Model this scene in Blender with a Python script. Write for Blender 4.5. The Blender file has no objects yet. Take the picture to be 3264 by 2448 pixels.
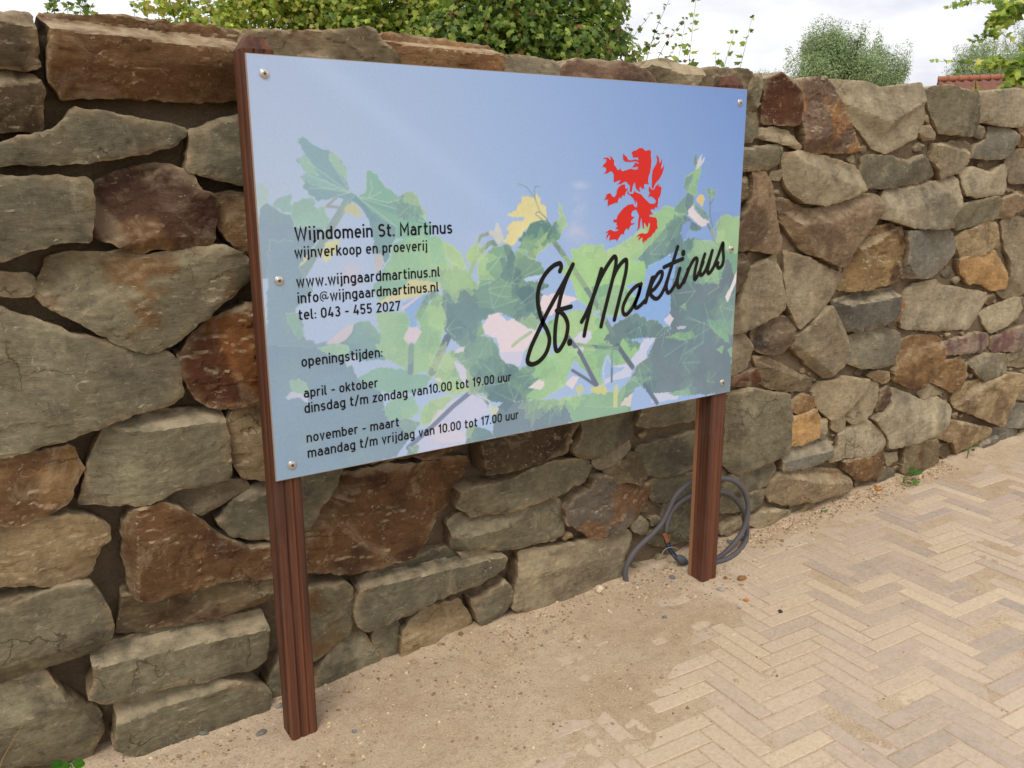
import bpy, math, random
import numpy as np
from mathutils import Vector, Matrix
from mathutils.geometry import delaunay_2d_cdt, tessellate_polygon

random.seed(7)
RNG = np.random.default_rng(7)
scene = bpy.context.scene
COL = scene.collection

# ------------------------------------------------------------ camera, world, sun, exposure
CAM = np.array([-0.63223471, -2.01518388, 0.7362807])
ROT = np.array([[0.83297291, -0.55330101, -0.00375697],
                [-0.13327665, -0.19404347, -0.97189735],
                [0.53702277, 0.81006489, -0.23537506]])      # rows: right, down, forward
FPX = 2750.0                                                   # focal length in pixels of the 3264 px wide photo
cd = bpy.data.cameras.new('camera')
cd.sensor_width = 36.0
cd.lens = FPX / 3264 * 36
cd.clip_start = 0.05
cd.clip_end = 2000
cam = bpy.data.objects.new('camera', cd)
COL.objects.link(cam)
Mx = Matrix.Identity(4)
for i in range(3):
    Mx[i][0] = ROT[0][i]; Mx[i][1] = -ROT[1][i]; Mx[i][2] = -ROT[2][i]; Mx[i][3] = CAM[i]
cam.matrix_world = Mx
scene.camera = cam

SUN_EL, SUN_AZ = math.radians(52), math.radians(226)          # azimuth clockwise from +y
world = bpy.data.worlds.new('World')
scene.world = world
world.use_nodes = True
wn = world.node_tree.nodes; wl = world.node_tree.links
wn.clear()
wout = wn.new('ShaderNodeOutputWorld')
sky = wn.new('ShaderNodeTexSky'); sky.sky_type = 'NISHITA'; sky.sun_disc = False
sky.sun_elevation = SUN_EL; sky.sun_rotation = SUN_AZ
bg1 = wn.new('ShaderNodeBackground'); bg1.inputs[1].default_value = 0.12
wl.new(sky.outputs[0], bg1.inputs[0])
tc = wn.new('ShaderNodeTexCoord')
mp = wn.new('ShaderNodeMapping'); mp.inputs['Scale'].default_value = (2.2, 2.2, 6.0)
wl.new(tc.outputs['Generated'], mp.inputs[0])
nz = wn.new('ShaderNodeTexNoise'); nz.inputs['Scale'].default_value = 1.6; nz.inputs['Detail'].default_value = 6; nz.inputs['Roughness'].default_value = 0.55
wl.new(mp.outputs[0], nz.inputs['Vector'])
crp = wn.new('ShaderNodeValToRGB')
crp.color_ramp.elements[0].position = 0.36; crp.color_ramp.elements[0].color = (0.64, 0.64, 0.71, 1)
crp.color_ramp.elements[1].position = 0.55; crp.color_ramp.elements[1].color = (1.0, 0.985, 0.965, 1)
wl.new(nz.outputs['Fac'], crp.inputs[0])
bg2 = wn.new('ShaderNodeBackground'); bg2.inputs[1].default_value = 1.16
wl.new(crp.outputs[0], bg2.inputs[0])
mxs = wn.new('ShaderNodeMixShader'); mxs.inputs[0].default_value = 0.88
wl.new(bg1.outputs[0], mxs.inputs[1]); wl.new(bg2.outputs[0], mxs.inputs[2])
wl.new(mxs.outputs[0], wout.inputs[0])

sd = bpy.data.lights.new('sun', 'SUN')
sd.energy = 1.5; sd.angle = math.radians(24); sd.color = (1.0, 0.955, 0.89)
sun = bpy.data.objects.new('sun', sd); COL.objects.link(sun)
sdir = Vector((math.sin(SUN_AZ) * math.cos(SUN_EL), math.cos(SUN_AZ) * math.cos(SUN_EL), math.sin(SUN_EL)))
sun.rotation_euler = sdir.to_track_quat('Z', 'Y').to_euler()
sun.location = (0, -3, 8)

vs = scene.view_settings
vs.view_transform = 'Standard'; vs.look = 'None'; vs.gamma = 1.0; vs.use_curve_mapping = False
vs.exposure = 0.10

# ------------------------------------------------------------ helpers
def ray(u, v):
    d = ROT.T @ np.array([(u - 1632) / FPX, (v - 1224) / FPX, 1.0])
    return d / np.linalg.norm(d)

def at_y(u, v, y):
    """point of the vertical plane y seen at photo pixel (u, v)"""
    d = ray(u, v)
    return CAM + d * ((y - CAM[1]) / d[1])

GS, GZ = 0.023, -0.75                                          # the ground climbs gently to the right
def gz(x): return GZ + GS * x

CROPS = {'A': (0, 0, 800 / 2212), 'B': (0, 600, 800 / 2212), 'C': (0, 1200, 800 / 2212), 'D': (0, 1800, 800 / 2212),
         'E': (800, 1300, 800 / 2212), 'F': (1500, 1200, 800 / 2212), 'G': (800, 0, 800 / 2212), 'H': (1600, 0, 800 / 2212),
         'I': (2300, 150, 960 / 2212), 'J': (2300, 800, 960 / 2212), 'K': (2300, 1400, 960 / 2212), 'L': (2464, 0, 800 / 2212),
         'M': (800, 1850, 800 / 2212), 'N': (1600, 1500, 900 / 2212), 'O': (1950, 1480, 500 / 2074),
         'P': (880, 680, 600 / 2212), 'Q': (880, 1080, 800 / 2212), 'R': (1640, 750, 720 / 2212),
         'T': (1880, 440, 320 / 2212), 'U': (1880, 580, 320 / 2212), 'V': (800, 400, 640 / 2212), 'W': (1300, 520, 640 / 2212),
         'X': (1300, 960, 640 / 2212), 'Y': (1800, 800, 600 / 2212), 'AA': (2040, 440, 360 / 2212), 'BB': (2040, 640, 360 / 2212), 'Z': (0, 0, 3264 / 2212), 'S': (0, 2200, 900 / 2212)}

def px(crop, p):
    ox, oy, s = CROPS[crop]
    return ox + p[0] * s, oy + p[1] * s

def onwall(crop, pts, y):
    return [at_y(*px(crop, p), y) for p in pts]

def lin(c):
    c = np.asarray(c, float) / 255.0
    return np.where(c <= 0.04045, c / 12.92, ((c + 0.055) / 1.055) ** 2.4)

def mesh_obj(name, verts, faces, mats, parent=None, cols=None, matidx=None, smooth=True, sharp=None):
    verts = np.asarray(verts, float)
    if parent is not None:
        verts = verts - np.array(parent['base'])
    me = bpy.data.meshes.new(name)
    if isinstance(faces, np.ndarray):
        n, k = faces.shape
        me.vertices.add(len(verts)); me.vertices.foreach_set('co', verts.astype(np.float32).ravel())
        me.loops.add(n * k); me.loops.foreach_set('vertex_index', faces.astype(np.int32).ravel())
        me.polygons.add(n); me.polygons.foreach_set('loop_start', np.arange(0, n * k, k, dtype=np.int32))
        me.update(calc_edges=True)
    else:
        me.from_pydata([tuple(v) for v in verts], [], [tuple(int(i) for i in f) for f in faces])
    for m in (mats if isinstance(mats, (list, tuple)) else [mats]):
        me.materials.append(m)
    if matidx is not None:
        me.polygons.foreach_set('material_index', np.asarray(matidx, np.int32))
    me.polygons.foreach_set('use_smooth', np.full(len(me.polygons), smooth, bool))
    if cols is not None:
        a = me.color_attributes.new('Col', 'FLOAT_COLOR', 'POINT')
        c4 = np.ones((len(verts), 4), np.float32); c4[:, :3] = cols
        a.data.foreach_set('color', c4.ravel())
    me.validate()
    if sharp: me.set_sharp_from_angle(angle=math.radians(sharp))
    ob = bpy.data.objects.new(name, me)
    COL.objects.link(ob)
    if parent is not None:
        ob.parent = parent
        if parent.get('part'):
            pass
    return ob

def tag(o, label=None, cat=None, group=None, kind=None):
    if label: o['label'] = label
    if cat: o['category'] = cat
    if group: o['group'] = group
    if kind: o['kind'] = kind
    return o

def thing(name, base, label, cat, group=None):
    o = bpy.data.objects.new(name, None)
    COL.objects.link(o)
    o.empty_display_size = 0.1
    o.location = base
    o['base'] = [float(b) for b in base]
    return tag(o, label, cat, group)

def sub(name, verts, faces, mats, part, **kw):
    """a sub-part: parented to a part whose origin is its thing's base"""
    base = np.array(part.parent['base'])
    ob = mesh_obj(name, np.asarray(verts, float) - base, faces, mats, None, **kw)
    ob.parent = part
    return ob

class MB:
    def __init__(s): s.v = []; s.f = []; s.m = []; s.c = []
    def add(s, verts, faces, m=0, col=None):
        o = len(s.v)
        s.v.extend([tuple(map(float, p)) for p in verts])
        s.f.extend([tuple(i + o for i in f) for f in faces]); s.m.extend([m] * len(faces))
        s.c.extend([tuple(col) if col is not None else (1, 1, 1)] * len(verts))
    def box(s, a, b, m=0, col=None):
        (x0, y0, z0), (x1, y1, z1) = a, b
        s.add([(x0, y0, z0), (x1, y0, z0), (x1, y1, z0), (x0, y1, z0), (x0, y0, z1), (x1, y0, z1), (x1, y1, z1), (x0, y1, z1)],
              [(0, 3, 2, 1), (4, 5, 6, 7), (0, 1, 5, 4), (1, 2, 6, 5), (2, 3, 7, 6), (3, 0, 4, 7)], m, col)
    def tube(s, pts, r, n=8, m=0, col=None, cap=True):
        P = [Vector(p) for p in pts]
        k = len(P)
        R = r if hasattr(r, '__len__') else [r] * k
        up = Vector((0.13, 0.21, 0.97)); rings = []
        for i in range(k):
            t = (P[min(i + 1, k - 1)] - P[max(i - 1, 0)])
            t = t.normalized() if t.length > 1e-9 else Vector((0, 0, 1))
            a = t.cross(up)
            if a.length < 1e-3: a = t.cross(Vector((1, 0, 0)))
            a.normalize(); b = a.cross(t)
            rings.append([P[i] + (a * math.cos(2 * math.pi * j / n) + b * math.sin(2 * math.pi * j / n)) * R[i] for j in range(n)])
        vv = [p for rg in rings for p in rg]; ff = []
        for i in range(k - 1):
            for j in range(n):
                ff.append((i * n + j, i * n + (j + 1) % n, (i + 1) * n + (j + 1) % n, (i + 1) * n + j))
        if cap:
            ff.append(tuple(range(n - 1, -1, -1))); ff.append(tuple((k - 1) * n + j for j in range(n)))
        s.add(vv, ff, m, col)
    def build(s, name, mats, parent=None, part=None, smooth=True, cols=False):
        kw = dict(matidx=s.m, smooth=smooth, cols=np.array(s.c) if cols else None)
        if part is not None: return sub(name, s.v, s.f, mats, part, **kw)
        return mesh_obj(name, s.v, s.f, mats, parent, **kw)

def spline(pts, n=8):
    P = [np.array(p, float) for p in pts]
    P = [2 * P[0] - P[1]] + P + [2 * P[-1] - P[-2]]
    out = []
    for i in range(1, len(P) - 2):
        for k in range(n):
            t = k / n
            out.append(0.5 * (2 * P[i] + (P[i + 1] - P[i - 1]) * t + (2 * P[i - 1] - 5 * P[i] + 4 * P[i + 1] - P[i + 2]) * t * t
                              + (-P[i - 1] + 3 * P[i] - 3 * P[i + 1] + P[i + 2]) * t ** 3))
    out.append(P[-2])
    return out

# vectorised 2-D gradient noise
_pt = RNG.permutation(512)
_pt = np.concatenate([_pt, _pt, _pt])
_ga = RNG.random(512) * 2 * np.pi
_gx, _gy = np.cos(_ga), np.sin(_ga)
def pnoise(x, y):
    x = np.asarray(x, float); y = np.asarray(y, float)
    xi = np.floor(x).astype(int); yi = np.floor(y).astype(int)
    xf = x - xi; yf = y - yi
    u = xf * xf * xf * (xf * (xf * 6 - 15) + 10); v = yf * yf * yf * (yf * (yf * 6 - 15) + 10)
    def g(ix, iy, fx, fy):
        h = _pt[_pt[ix & 511] + (iy & 511)]
        return _gx[h] * fx + _gy[h] * fy
    a = g(xi, yi, xf, yf); b = g(xi + 1, yi, xf - 1, yf); c = g(xi, yi + 1, xf, yf - 1); d = g(xi + 1, yi + 1, xf - 1, yf - 1)
    return 1.4 * ((a + (b - a) * u) * (1 - v) + (c + (d - c) * u) * v)
def fbm(x, y, o=4, s=0.5):
    r = 0; a = 1; t = 0
    for k in range(o):
        r = r + a * pnoise(x * 2 ** k + 17.3 * k, y * 2 ** k - 9.1 * k); t += a; a *= s
    return r / t
def sstep(a, b, x):
    t = np.clip((x - a) / (b - a), 0, 1)
    return t * t * (3 - 2 * t)
def inside(poly, X, Y):
    r = np.zeros(np.shape(X), bool)
    n = len(poly); j = n - 1
    for i in range(n):
        xi, yi = poly[i]; xj, yj = poly[j]
        if yi != yj:
            r ^= ((yi > Y) != (yj > Y)) & (X < (xj - xi) * (Y - yi) / (yj - yi) + xi)
        j = i
    return r
def seg_dist(poly, X, Y):
    d = np.full(np.shape(X), 1e9); n = len(poly)
    for i in range(n):
        ax, ay = poly[i]; bx, by = poly[(i + 1) % n]
        dx, dy = bx - ax, by - ay; L = dx * dx + dy * dy + 1e-12
        t = np.clip(((X - ax) * dx + (Y - ay) * dy) / L, 0, 1)
        d = np.minimum(d, (X - ax - t * dx) ** 2 + (Y - ay - t * dy) ** 2)
    return np.sqrt(d)

# ------------------------------------------------------------ materials
class NT:
    def __init__(s, name):
        s.m = bpy.data.materials.new(name); s.m.use_nodes = True
        s.t = s.m.node_tree; s.n = s.t.nodes; s.l = s.t.links
        s.b = s.n['Principled BSDF']
        s.b.inputs['Specular IOR Level'].default_value = 0.25
        g = s.n.new('ShaderNodeNewGeometry'); s.pos = g.outputs['Position']; s.nor = g.outputs['Normal']
    def new(s, t, **kw):
        n = s.n.new(t)
        for k, v in kw.items(): setattr(n, k, v)
        return n
    def val(s, sock, v):
        if hasattr(v, 'links') or isinstance(v, bpy.types.NodeSocket): s.l.new(v, sock)
        else: sock.default_value = v
    def noise(s, scale, detail=4, rough=0.55, vec=None, dist=0.0):
        n = s.new('ShaderNodeTexNoise'); n.inputs['Scale'].default_value = scale; n.inputs['Detail'].default_value = detail
        n.inputs['Roughness'].default_value = rough; n.inputs['Distortion'].default_value = dist
        s.l.new(vec if vec is not None else s.pos, n.inputs['Vector']); return n.outputs['Fac']
    def mapping(s, scale, vec=None, rot=(0, 0, 0)):
        n = s.new('ShaderNodeMapping'); n.inputs['Scale'].default_value = scale; n.inputs['Rotation'].default_value = rot
        s.l.new(vec if vec is not None else s.pos, n.inputs['Vector']); return n.outputs[0]
    def ramp(s, v, a, b, ca=(0, 0, 0, 1), cb=(1, 1, 1, 1)):
        n = s.new('ShaderNodeValToRGB'); e = n.color_ramp.elements
        e[0].position = a; e[1].position = b; e[0].color = ca; e[1].color = cb
        s.l.new(v, n.inputs[0]); return n.outputs[0]
    def mix(s, f, a, b, mode='MIX'):
        n = s.new('ShaderNodeMix', data_type='RGBA', blend_type=mode)
        s.val(n.inputs[0], f); s.val(n.inputs[6], a); s.val(n.inputs[7], b); return n.outputs[2]
    def math(s, op, a, b=0.0):
        n = s.new('ShaderNodeMath', operation=op); s.val(n.inputs[0], a); s.val(n.inputs[1], b); return n.outputs[0]
    def attr(s, name='Col'):
        n = s.new('ShaderNodeAttribute'); n.attribute_name = name; return n.outputs['Color']
    def bump(s, h, strength, dist=0.01, prev=None):
        n = s.new('ShaderNodeBump'); n.inputs['Strength'].default_value = strength; n.inputs['Distance'].default_value = dist
        s.l.new(h, n.inputs['Height'])
        if prev is not None: s.l.new(prev, n.inputs['Normal'])
        return n.outputs[0]
    def sepz(s, v):
        n = s.new('ShaderNodeSeparateXYZ'); s.l.new(v, n.inputs[0]); return n.outputs[2]
    def done(s, col, rough=0.8, normal=None):
        s.val(s.b.inputs['Base Color'], col); s.val(s.b.inputs['Roughness'], rough)
        if normal is not None: s.l.new(normal, s.b.inputs['Normal'])
        return s.m

def rgba(c, k=1.0):
    v = lin(c) * k
    return (float(v[0]), float(v[1]), float(v[2]), 1.0)

def mat_stone():
    n = NT('rubble_stone')
    c = n.attr()
    a = n.noise(9, 5, 0.6); b = n.noise(70, 4, 0.65)
    st = n.noise(22, 5, 0.7, n.mapping((1, 1, 4.0), rot=(0, 0.15, 0)))
    f = n.math('ADD', n.math('MULTIPLY', a, 0.55), n.math('ADD', n.math('MULTIPLY', b, 0.5), n.math('MULTIPLY', st, 0.55)))
    g = n.ramp(f, 0.55, 1.05, (0.62, 0.60, 0.57, 1), (1.36, 1.36, 1.36, 1))
    c = n.mix(1.0, c, g, 'MULTIPLY')
    pit = n.ramp(n.noise(38, 6, 0.7, dist=0.6), 0.30, 0.40)
    c = n.mix(n.math('MULTIPLY', n.math('SUBTRACT', 1.0, pit), 0.55), c, rgba((66, 50, 36)))
    big = n.ramp(n.noise(3.2, 5, 0.65), 0.36, 0.66, (0.80, 0.80, 0.82, 1), (1.20, 1.19, 1.15, 1))
    c = n.mix(1.0, c, big, 'MULTIPLY')
    sc = n.ramp(n.noise(26, 7, 0.74, n.mapping((1.0, 1.0, 1.7), rot=(0, 0.5, 0)), dist=1.6), 0.595, 0.65)
    s2 = n.ramp(n.noise(55, 6, 0.75, n.mapping((1.6, 1.0, 1.0), rot=(0, -0.7, 0)), dist=1.2), 0.60, 0.66)
    sc = n.math('MAXIMUM', sc, n.math('MULTIPLY', s2, 0.8))
    c = n.mix(n.math('MULTIPLY', n.math('MULTIPLY', sc, 0.62), n.ramp(n.noise(12, 4, .7), .40, .62)), c, rgba((200, 184, 154)))
    pal = n.ramp(n.noise(7, 6, 0.7, dist=0.8), 0.56, 0.66)
    c = n.mix(n.math('MULTIPLY', pal, 0.22), c, rgba((196, 178, 146)))
    vo = n.new('ShaderNodeTexVoronoi'); vo.feature = 'DISTANCE_TO_EDGE'; vo.inputs['Scale'].default_value = 5.5
    dn = n.new('ShaderNodeTexNoise'); dn.inputs['Scale'].default_value = 9; dn.inputs['Detail'].default_value = 5
    n.l.new(n.pos, dn.inputs['Vector'])
    va = n.new('ShaderNodeVectorMath', operation='MULTIPLY_ADD'); n.l.new(dn.outputs['Color'], va.inputs[0]); va.inputs[1].default_value = (.22, .22, .22); n.l.new(n.pos, va.inputs[2])
    n.l.new(va.outputs[0], vo.inputs['Vector'])
    crk = n.ramp(vo.outputs['Distance'], 0.004, 0.014, (1, 1, 1, 1), (0, 0, 0, 1))
    crk = n.math('MULTIPLY', crk, n.ramp(n.noise(4.0, 3), 0.56, 0.64))
    c = n.mix(n.math('MULTIPLY', crk, 0.55), c, rgba((60, 48, 36)))
    up = n.ramp(n.sepz(n.nor), 0.30, 0.85)
    du = n.ramp(n.noise(20, 4, 0.6), 0.30, 0.60)
    c = n.mix(n.math('MULTIPLY', n.math('MULTIPLY', up, du), 0.62), c, rgba((204, 184, 150)))
    nb = n.bump(n.noise(34, 6, 0.72, n.mapping((1, 1, 2.4))), 0.45, 0.007)
    nb = n.bump(n.noise(13, 9, 0.74, n.mapping((1.1, 1.1, 6.5), rot=(0, 0.12, 0)), 0.7), 0.55, 0.010, nb)
    nb = n.bump(n.math('SUBTRACT', 1.0, crk), 0.6, 0.006, nb)
    nb = n.bump(n.noise(150, 5, 0.72, n.mapping((1, 1, 1.9))), 0.6, 0.005, nb)
    return n.done(c, 0.88, nb)

def mat_mortar():
    n = NT('sandy_mortar')
    c = n.mix(n.noise(6, 4), rgba((104, 90, 70)), rgba((164, 144, 116)))
    c = n.mix(n.math('MULTIPLY', n.ramp(n.noise(120, 4, 0.7), 0.35, 0.7), 0.5), c, rgba((104, 84, 62)))
    nb = n.bump(n.noise(60, 6, 0.75), 0.9, 0.02)
    nb = n.bump(n.noise(260, 3, 0.7), 0.5, 0.004, nb)
    return n.done(c, 0.95, nb)

def mat_sand():
    n = NT('loose_sand')
    c = n.mix(n.ramp(n.noise(2.2, 5, 0.6), 0.35, 0.65), rgba((192, 166, 136)), rgba((212, 189, 160)))
    c = n.mix(n.math('MULTIPLY', n.ramp(n.noise(170, 3, 0.7), 0.50, 0.72), 0.6), c, rgba((128, 100, 72)))
    c = n.mix(n.math('MULTIPLY', n.ramp(n.noise(230, 2, 0.6), 0.60, 0.72), 0.6), c, rgba((236, 220, 192)))
    c = n.mix(n.math('MULTIPLY', n.ramp(n.noise(26, 5, 0.7), 0.48, 0.72), 0.34), c, rgba((140, 112, 84)))
    nb = n.bump(n.noise(22, 6, 0.75), 0.55, 0.016)
    nb = n.bump(n.noise(220, 4, 0.75), 0.7, 0.005, nb)
    return n.done(c, 0.95, nb)

def mat_paver():
    n = NT('clay_pavers')
    c = n.attr()
    c = n.mix(1.0, c, n.ramp(n.noise(85, 5, 0.7), 0.3, 0.7, (0.78, 0.77, 0.75, 1), (1.16, 1.16, 1.16, 1)), 'MULTIPLY')
    dust = n.math('ADD', n.math('MULTIPLY', n.ramp(n.noise(1.4, 4, 0.6), 0.34, 0.66), 0.45), n.math('MULTIPLY', n.ramp(n.noise(19, 5, 0.7), 0.42, 0.66), 0.35))
    c = n.mix(n.math('MULTIPLY', dust, 0.8), c, rgba((204, 184, 160)))
    nb = n.bump(n.noise(160, 5, 0.7), 0.4, 0.004)
    return n.done(c, 0.9, nb)

def mat_wood():
    n = NT('red_hardwood')
    v = n.mapping((38, 38, 1.1))
    a = n.noise(1.0, 5, 0.6, v, 0.4); b = n.noise(3.1, 5, 0.7, v)
    c = n.mix(n.ramp(a, 0.32, 0.68), rgba((58, 37, 28)), rgba((116, 71, 49)))
    c = n.mix(n.math('MULTIPLY', n.ramp(b, 0.46, 0.68), 0.55), c, rgba((50, 32, 28)))
    g = n.ramp(n.noise(4.5, 4, 0.6), 0.52, 0.72)
    c = n.mix(n.math('MULTIPLY', g, 0.35), c, rgba((104, 82, 72)))
    nb = n.bump(b, 0.35, 0.004)
    return n.done(c, 0.62, nb)

def mat_plain(name, c, rough=0.6, metal=0.0, var=0.15, scale=30, k=1.0):
    n = NT(name)
    col = n.mix(n.noise(scale, 3), rgba(c, k * (1 - var)), rgba(c, k * (1 + var)))
    n.b.inputs['Metallic'].default_value = metal
    return n.done(col, rough)

def mat_print(k):
    n = NT('printed_panel')
    g = n.mix(1.0, n.attr(), n.ramp(n.noise(500, 2), 0.3, 0.7, (0.97, 0.97, 0.97, 1), (1.03, 1.03, 1.03, 1)), 'MULTIPLY')
    n.b.inputs['Specular IOR Level'].default_value = 0.16
    return n.done(g, 0.42)

def mat_leaf(name, trans=0.35, k=1.0):
    n = NT(name)
    c = n.mix(1.0, n.attr(), n.ramp(n.noise(40, 2), 0.3, 0.7, (0.8 * k, 0.8 * k, 0.8 * k, 1), (1.2 * k, 1.2 * k, 1.2 * k, 1)), 'MULTIPLY')
    m = n.done(c, 0.5)
    tr = n.new('ShaderNodeBsdfTranslucent'); n.l.new(n.mix(1.0, c, (1.5, 1.6, 0.7, 1), 'MULTIPLY'), tr.inputs[0])
    mx = n.new('ShaderNodeMixShader'); mx.inputs[0].default_value = trans
    n.l.new(n.b.outputs[0], mx.inputs[1]); n.l.new(tr.outputs[0], mx.inputs[2])
    n.l.new(mx.outputs[0], n.n['Material Output'].inputs[0])
    return m

M_STONE, M_MORTAR, M_SAND, M_PAVER, M_WOOD = mat_stone(), mat_mortar(), mat_sand(), mat_paver(), mat_wood()
M_TAN = mat_plain('bare_wood', (150, 108, 78), 0.8, scale=60)
M_PRINT = mat_print(1.0)
M_EDGE = mat_plain('panel_edge', (170, 150, 135), 0.5)
M_BLACK = mat_plain('black_vinyl', (17, 13, 11), 0.5)
M_RED = mat_plain('red_vinyl', (214, 44, 36), 0.45, var=0.03)
M_STEEL = mat_plain('steel_screw', (205, 200, 195), 0.28, 1.0, 0.05)
M_SLOT = mat_plain('screw_recess', (60, 56, 52), 0.5, 0.6)
M_CABLE = mat_plain('grey_cable', (90, 86, 88), 0.55, var=0.18, scale=22)
M_LEAF = mat_leaf('maple_leaves')
M_FAR = mat_leaf('willow_leaves', 0.25)
M_BARK = mat_plain('bark', (84, 66, 50), 0.9)

# ------------------------------------------------------------ ground, paving, sand
gv, gf = [], []
xs = [-300, -60, -12, 12, 60, 300]
for x in xs:
    for y in (-300, -40, 0, 40, 300):
        gv.append((x, y, gz(x) - 0.06))
for i in range(5):
    for j in range(4):
        gf.append((i * 5 + j, (i + 1) * 5 + j, (i + 1) * 5 + j + 1, i * 5 + j + 1))
M_EARTH = mat_plain('earth', (150, 128, 92), 0.95, scale=1.5)
tag(mesh_obj('ground', gv, gf, M_EARTH), 'sandy earth under the path and behind the wall', 'ground', kind='structure')

PAL = [(206, 186, 162), (194, 174, 154), (184, 167, 153), (164, 152, 146), (146, 138, 135), (172, 157, 150), (216, 197, 168), (154, 143, 139), (196, 177, 156), (202, 184, 162)]
PL, PW = 0.222, 0.0555
def sand_edge(x):
    return np.interp(x, [-1.2, -0.5, 0.4, 0.9, 1.3, 1.7, 2.2, 3.0, 5.0], [-0.92, -0.82, -0.66, -0.56, -0.38, -0.14, 0.0, 0.07, 0.09])
bv, bf, bc = [], [], []
th = math.radians(-4.0); ct, stt = math.cos(th), math.sin(th)
rp = random.Random(3)
def paver(cx, cy, horiz):
    lx, ly = (PL, PW) if horiz else (PW, PL)
    j = 0.0022 + rp.random() * 0.0012
    hx, hy = lx / 2 - j, ly / 2 - j
    X = 1.2 + ct * cx - stt * cy; Y = -0.6 + stt * cx + ct * cy
    if X < -2.2 or X > 9 or Y < -3.6 or Y > 0.14: return
    dz = rp.gauss(0, 0.0011); tx, ty = rp.gauss(0, 0.006), rp.gauss(0, 0.006)
    o = len(bv); b = 0.0018
    for (sx, sy, zz, ins) in [(-1, -1, -0.05, 0), (1, -1, -0.05, 0), (1, 1, -0.05, 0), (-1, 1, -0.05, 0),
                              (-1, -1, -b, 0), (1, -1, -b, 0), (1, 1, -b, 0), (-1, 1, -b, 0),
                              (-1, -1, 0, b), (1, -1, 0, b), (1, 1, 0, b), (-1, 1, 0, b)]:
        lx_, ly_ = sx * (hx - ins), sy * (hy - ins)
        wx = X + ct * lx_ - stt * ly_; wy = Y + stt * lx_ + ct * ly_
        bv.append((wx, wy, gz(wx) + zz + dz + tx * lx_ + ty * ly_))
    for k in range(4):
        a, c = k, (k + 1) % 4
        bf.append((o + a, o + c, o + 4 + c, o + 4 + a)); bf.append((o + 4 + a, o + 4 + c, o + 8 + c, o + 8 + a))
    bf.append((o + 8, o + 9, o + 10, o + 11))
    w = lin(PAL[rp.randrange(len(PAL))]) * (0.84 + rp.random() * 0.2)
    dst = float(np.interp(Y - sand_edge(X), [-1.2, -0.55, 0.0], [0.10, 0.58, 0.93])) * (0.7 + 0.5 * rp.random()) * float(np.interp(X, [1.6, 2.8], [1.0, 0.40]))
    w = w * (1 - min(dst, .92)) + lin((202, 179, 151)) * min(dst, .92)
    bc.extend([w] * 12)
# 90 degree herringbone: unit cell of a horizontal and a vertical brick, stepped along the diagonal
for a in range(-90, 200):
    for b in range(-40, 60):
        ox = a * PW + b * 2 * PL * 0.5 * 2 * 0.5; oy = a * PW - b * PL
        if -4 < ox < 9 and -4 < oy < 2:
            paver(ox + PL / 2, oy + PW / 2, True)
            paver(ox + PL + PW / 2, oy + PW - PL / 2 + 0.0, False)
tag(mesh_obj('paving', bv, bf, M_PAVER, cols=np.array(bc), smooth=False), 'sand coloured clay pavers laid in herringbone', 'paving', kind='structure')

def sand_rel(x, y):
    yb = sand_edge(x)
    r = 0.011 * np.tanh((y - yb) / 0.45) + 0.0080 * fbm(x * 3.1, y * 4.4, 5) + 0.0028 * fbm(x * 14, y * 14, 4)
    r = r - 0.0040
    r = np.clip(r, -0.0015 + 0.0006 * pnoise(x * 40, y * 40), 0.02)
    heap = 0.030 * np.exp(-np.maximum(0.20 - y, 0) / 0.05) * (0.7 + 0.7 * fbm(x * 5, y * 2 + 4, 3))
    post = 0
    for (cx, cy) in ((0.034, 0.04), (1.574, 0.04)):
        post = post + 0.007 * np.exp(-((x - cx) ** 2 + (y - cy) ** 2) / 0.007) * (0.7 + 0.8 * fbm(x * 16, y * 16, 3))
    return r + heap + post
def sheet(name, x0, x1, nx, y0, y1, ny, extra):
    X, Y = np.meshgrid(np.linspace(x0, x1, nx), np.linspace(y0, y1, ny), indexing='ij')
    Z = GZ + GS * X + sand_rel(X, Y) + extra
    V = np.stack([X, Y, Z], -1).reshape(-1, 3)
    I = np.arange(nx * ny).reshape(nx, ny)
    F = np.stack([I[:-1, :-1], I[1:, :-1], I[1:, 1:], I[:-1, 1:]], -1).reshape(-1, 4)
    return V, F
V1, F1 = sheet('sand', -2.4, 9.2, 930, -2.2, 0.36, 205, 0)
tag(mesh_obj('sand', V1, F1, M_SAND), 'loose sand drifted over the pavers', 'sand', kind='structure')
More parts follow.
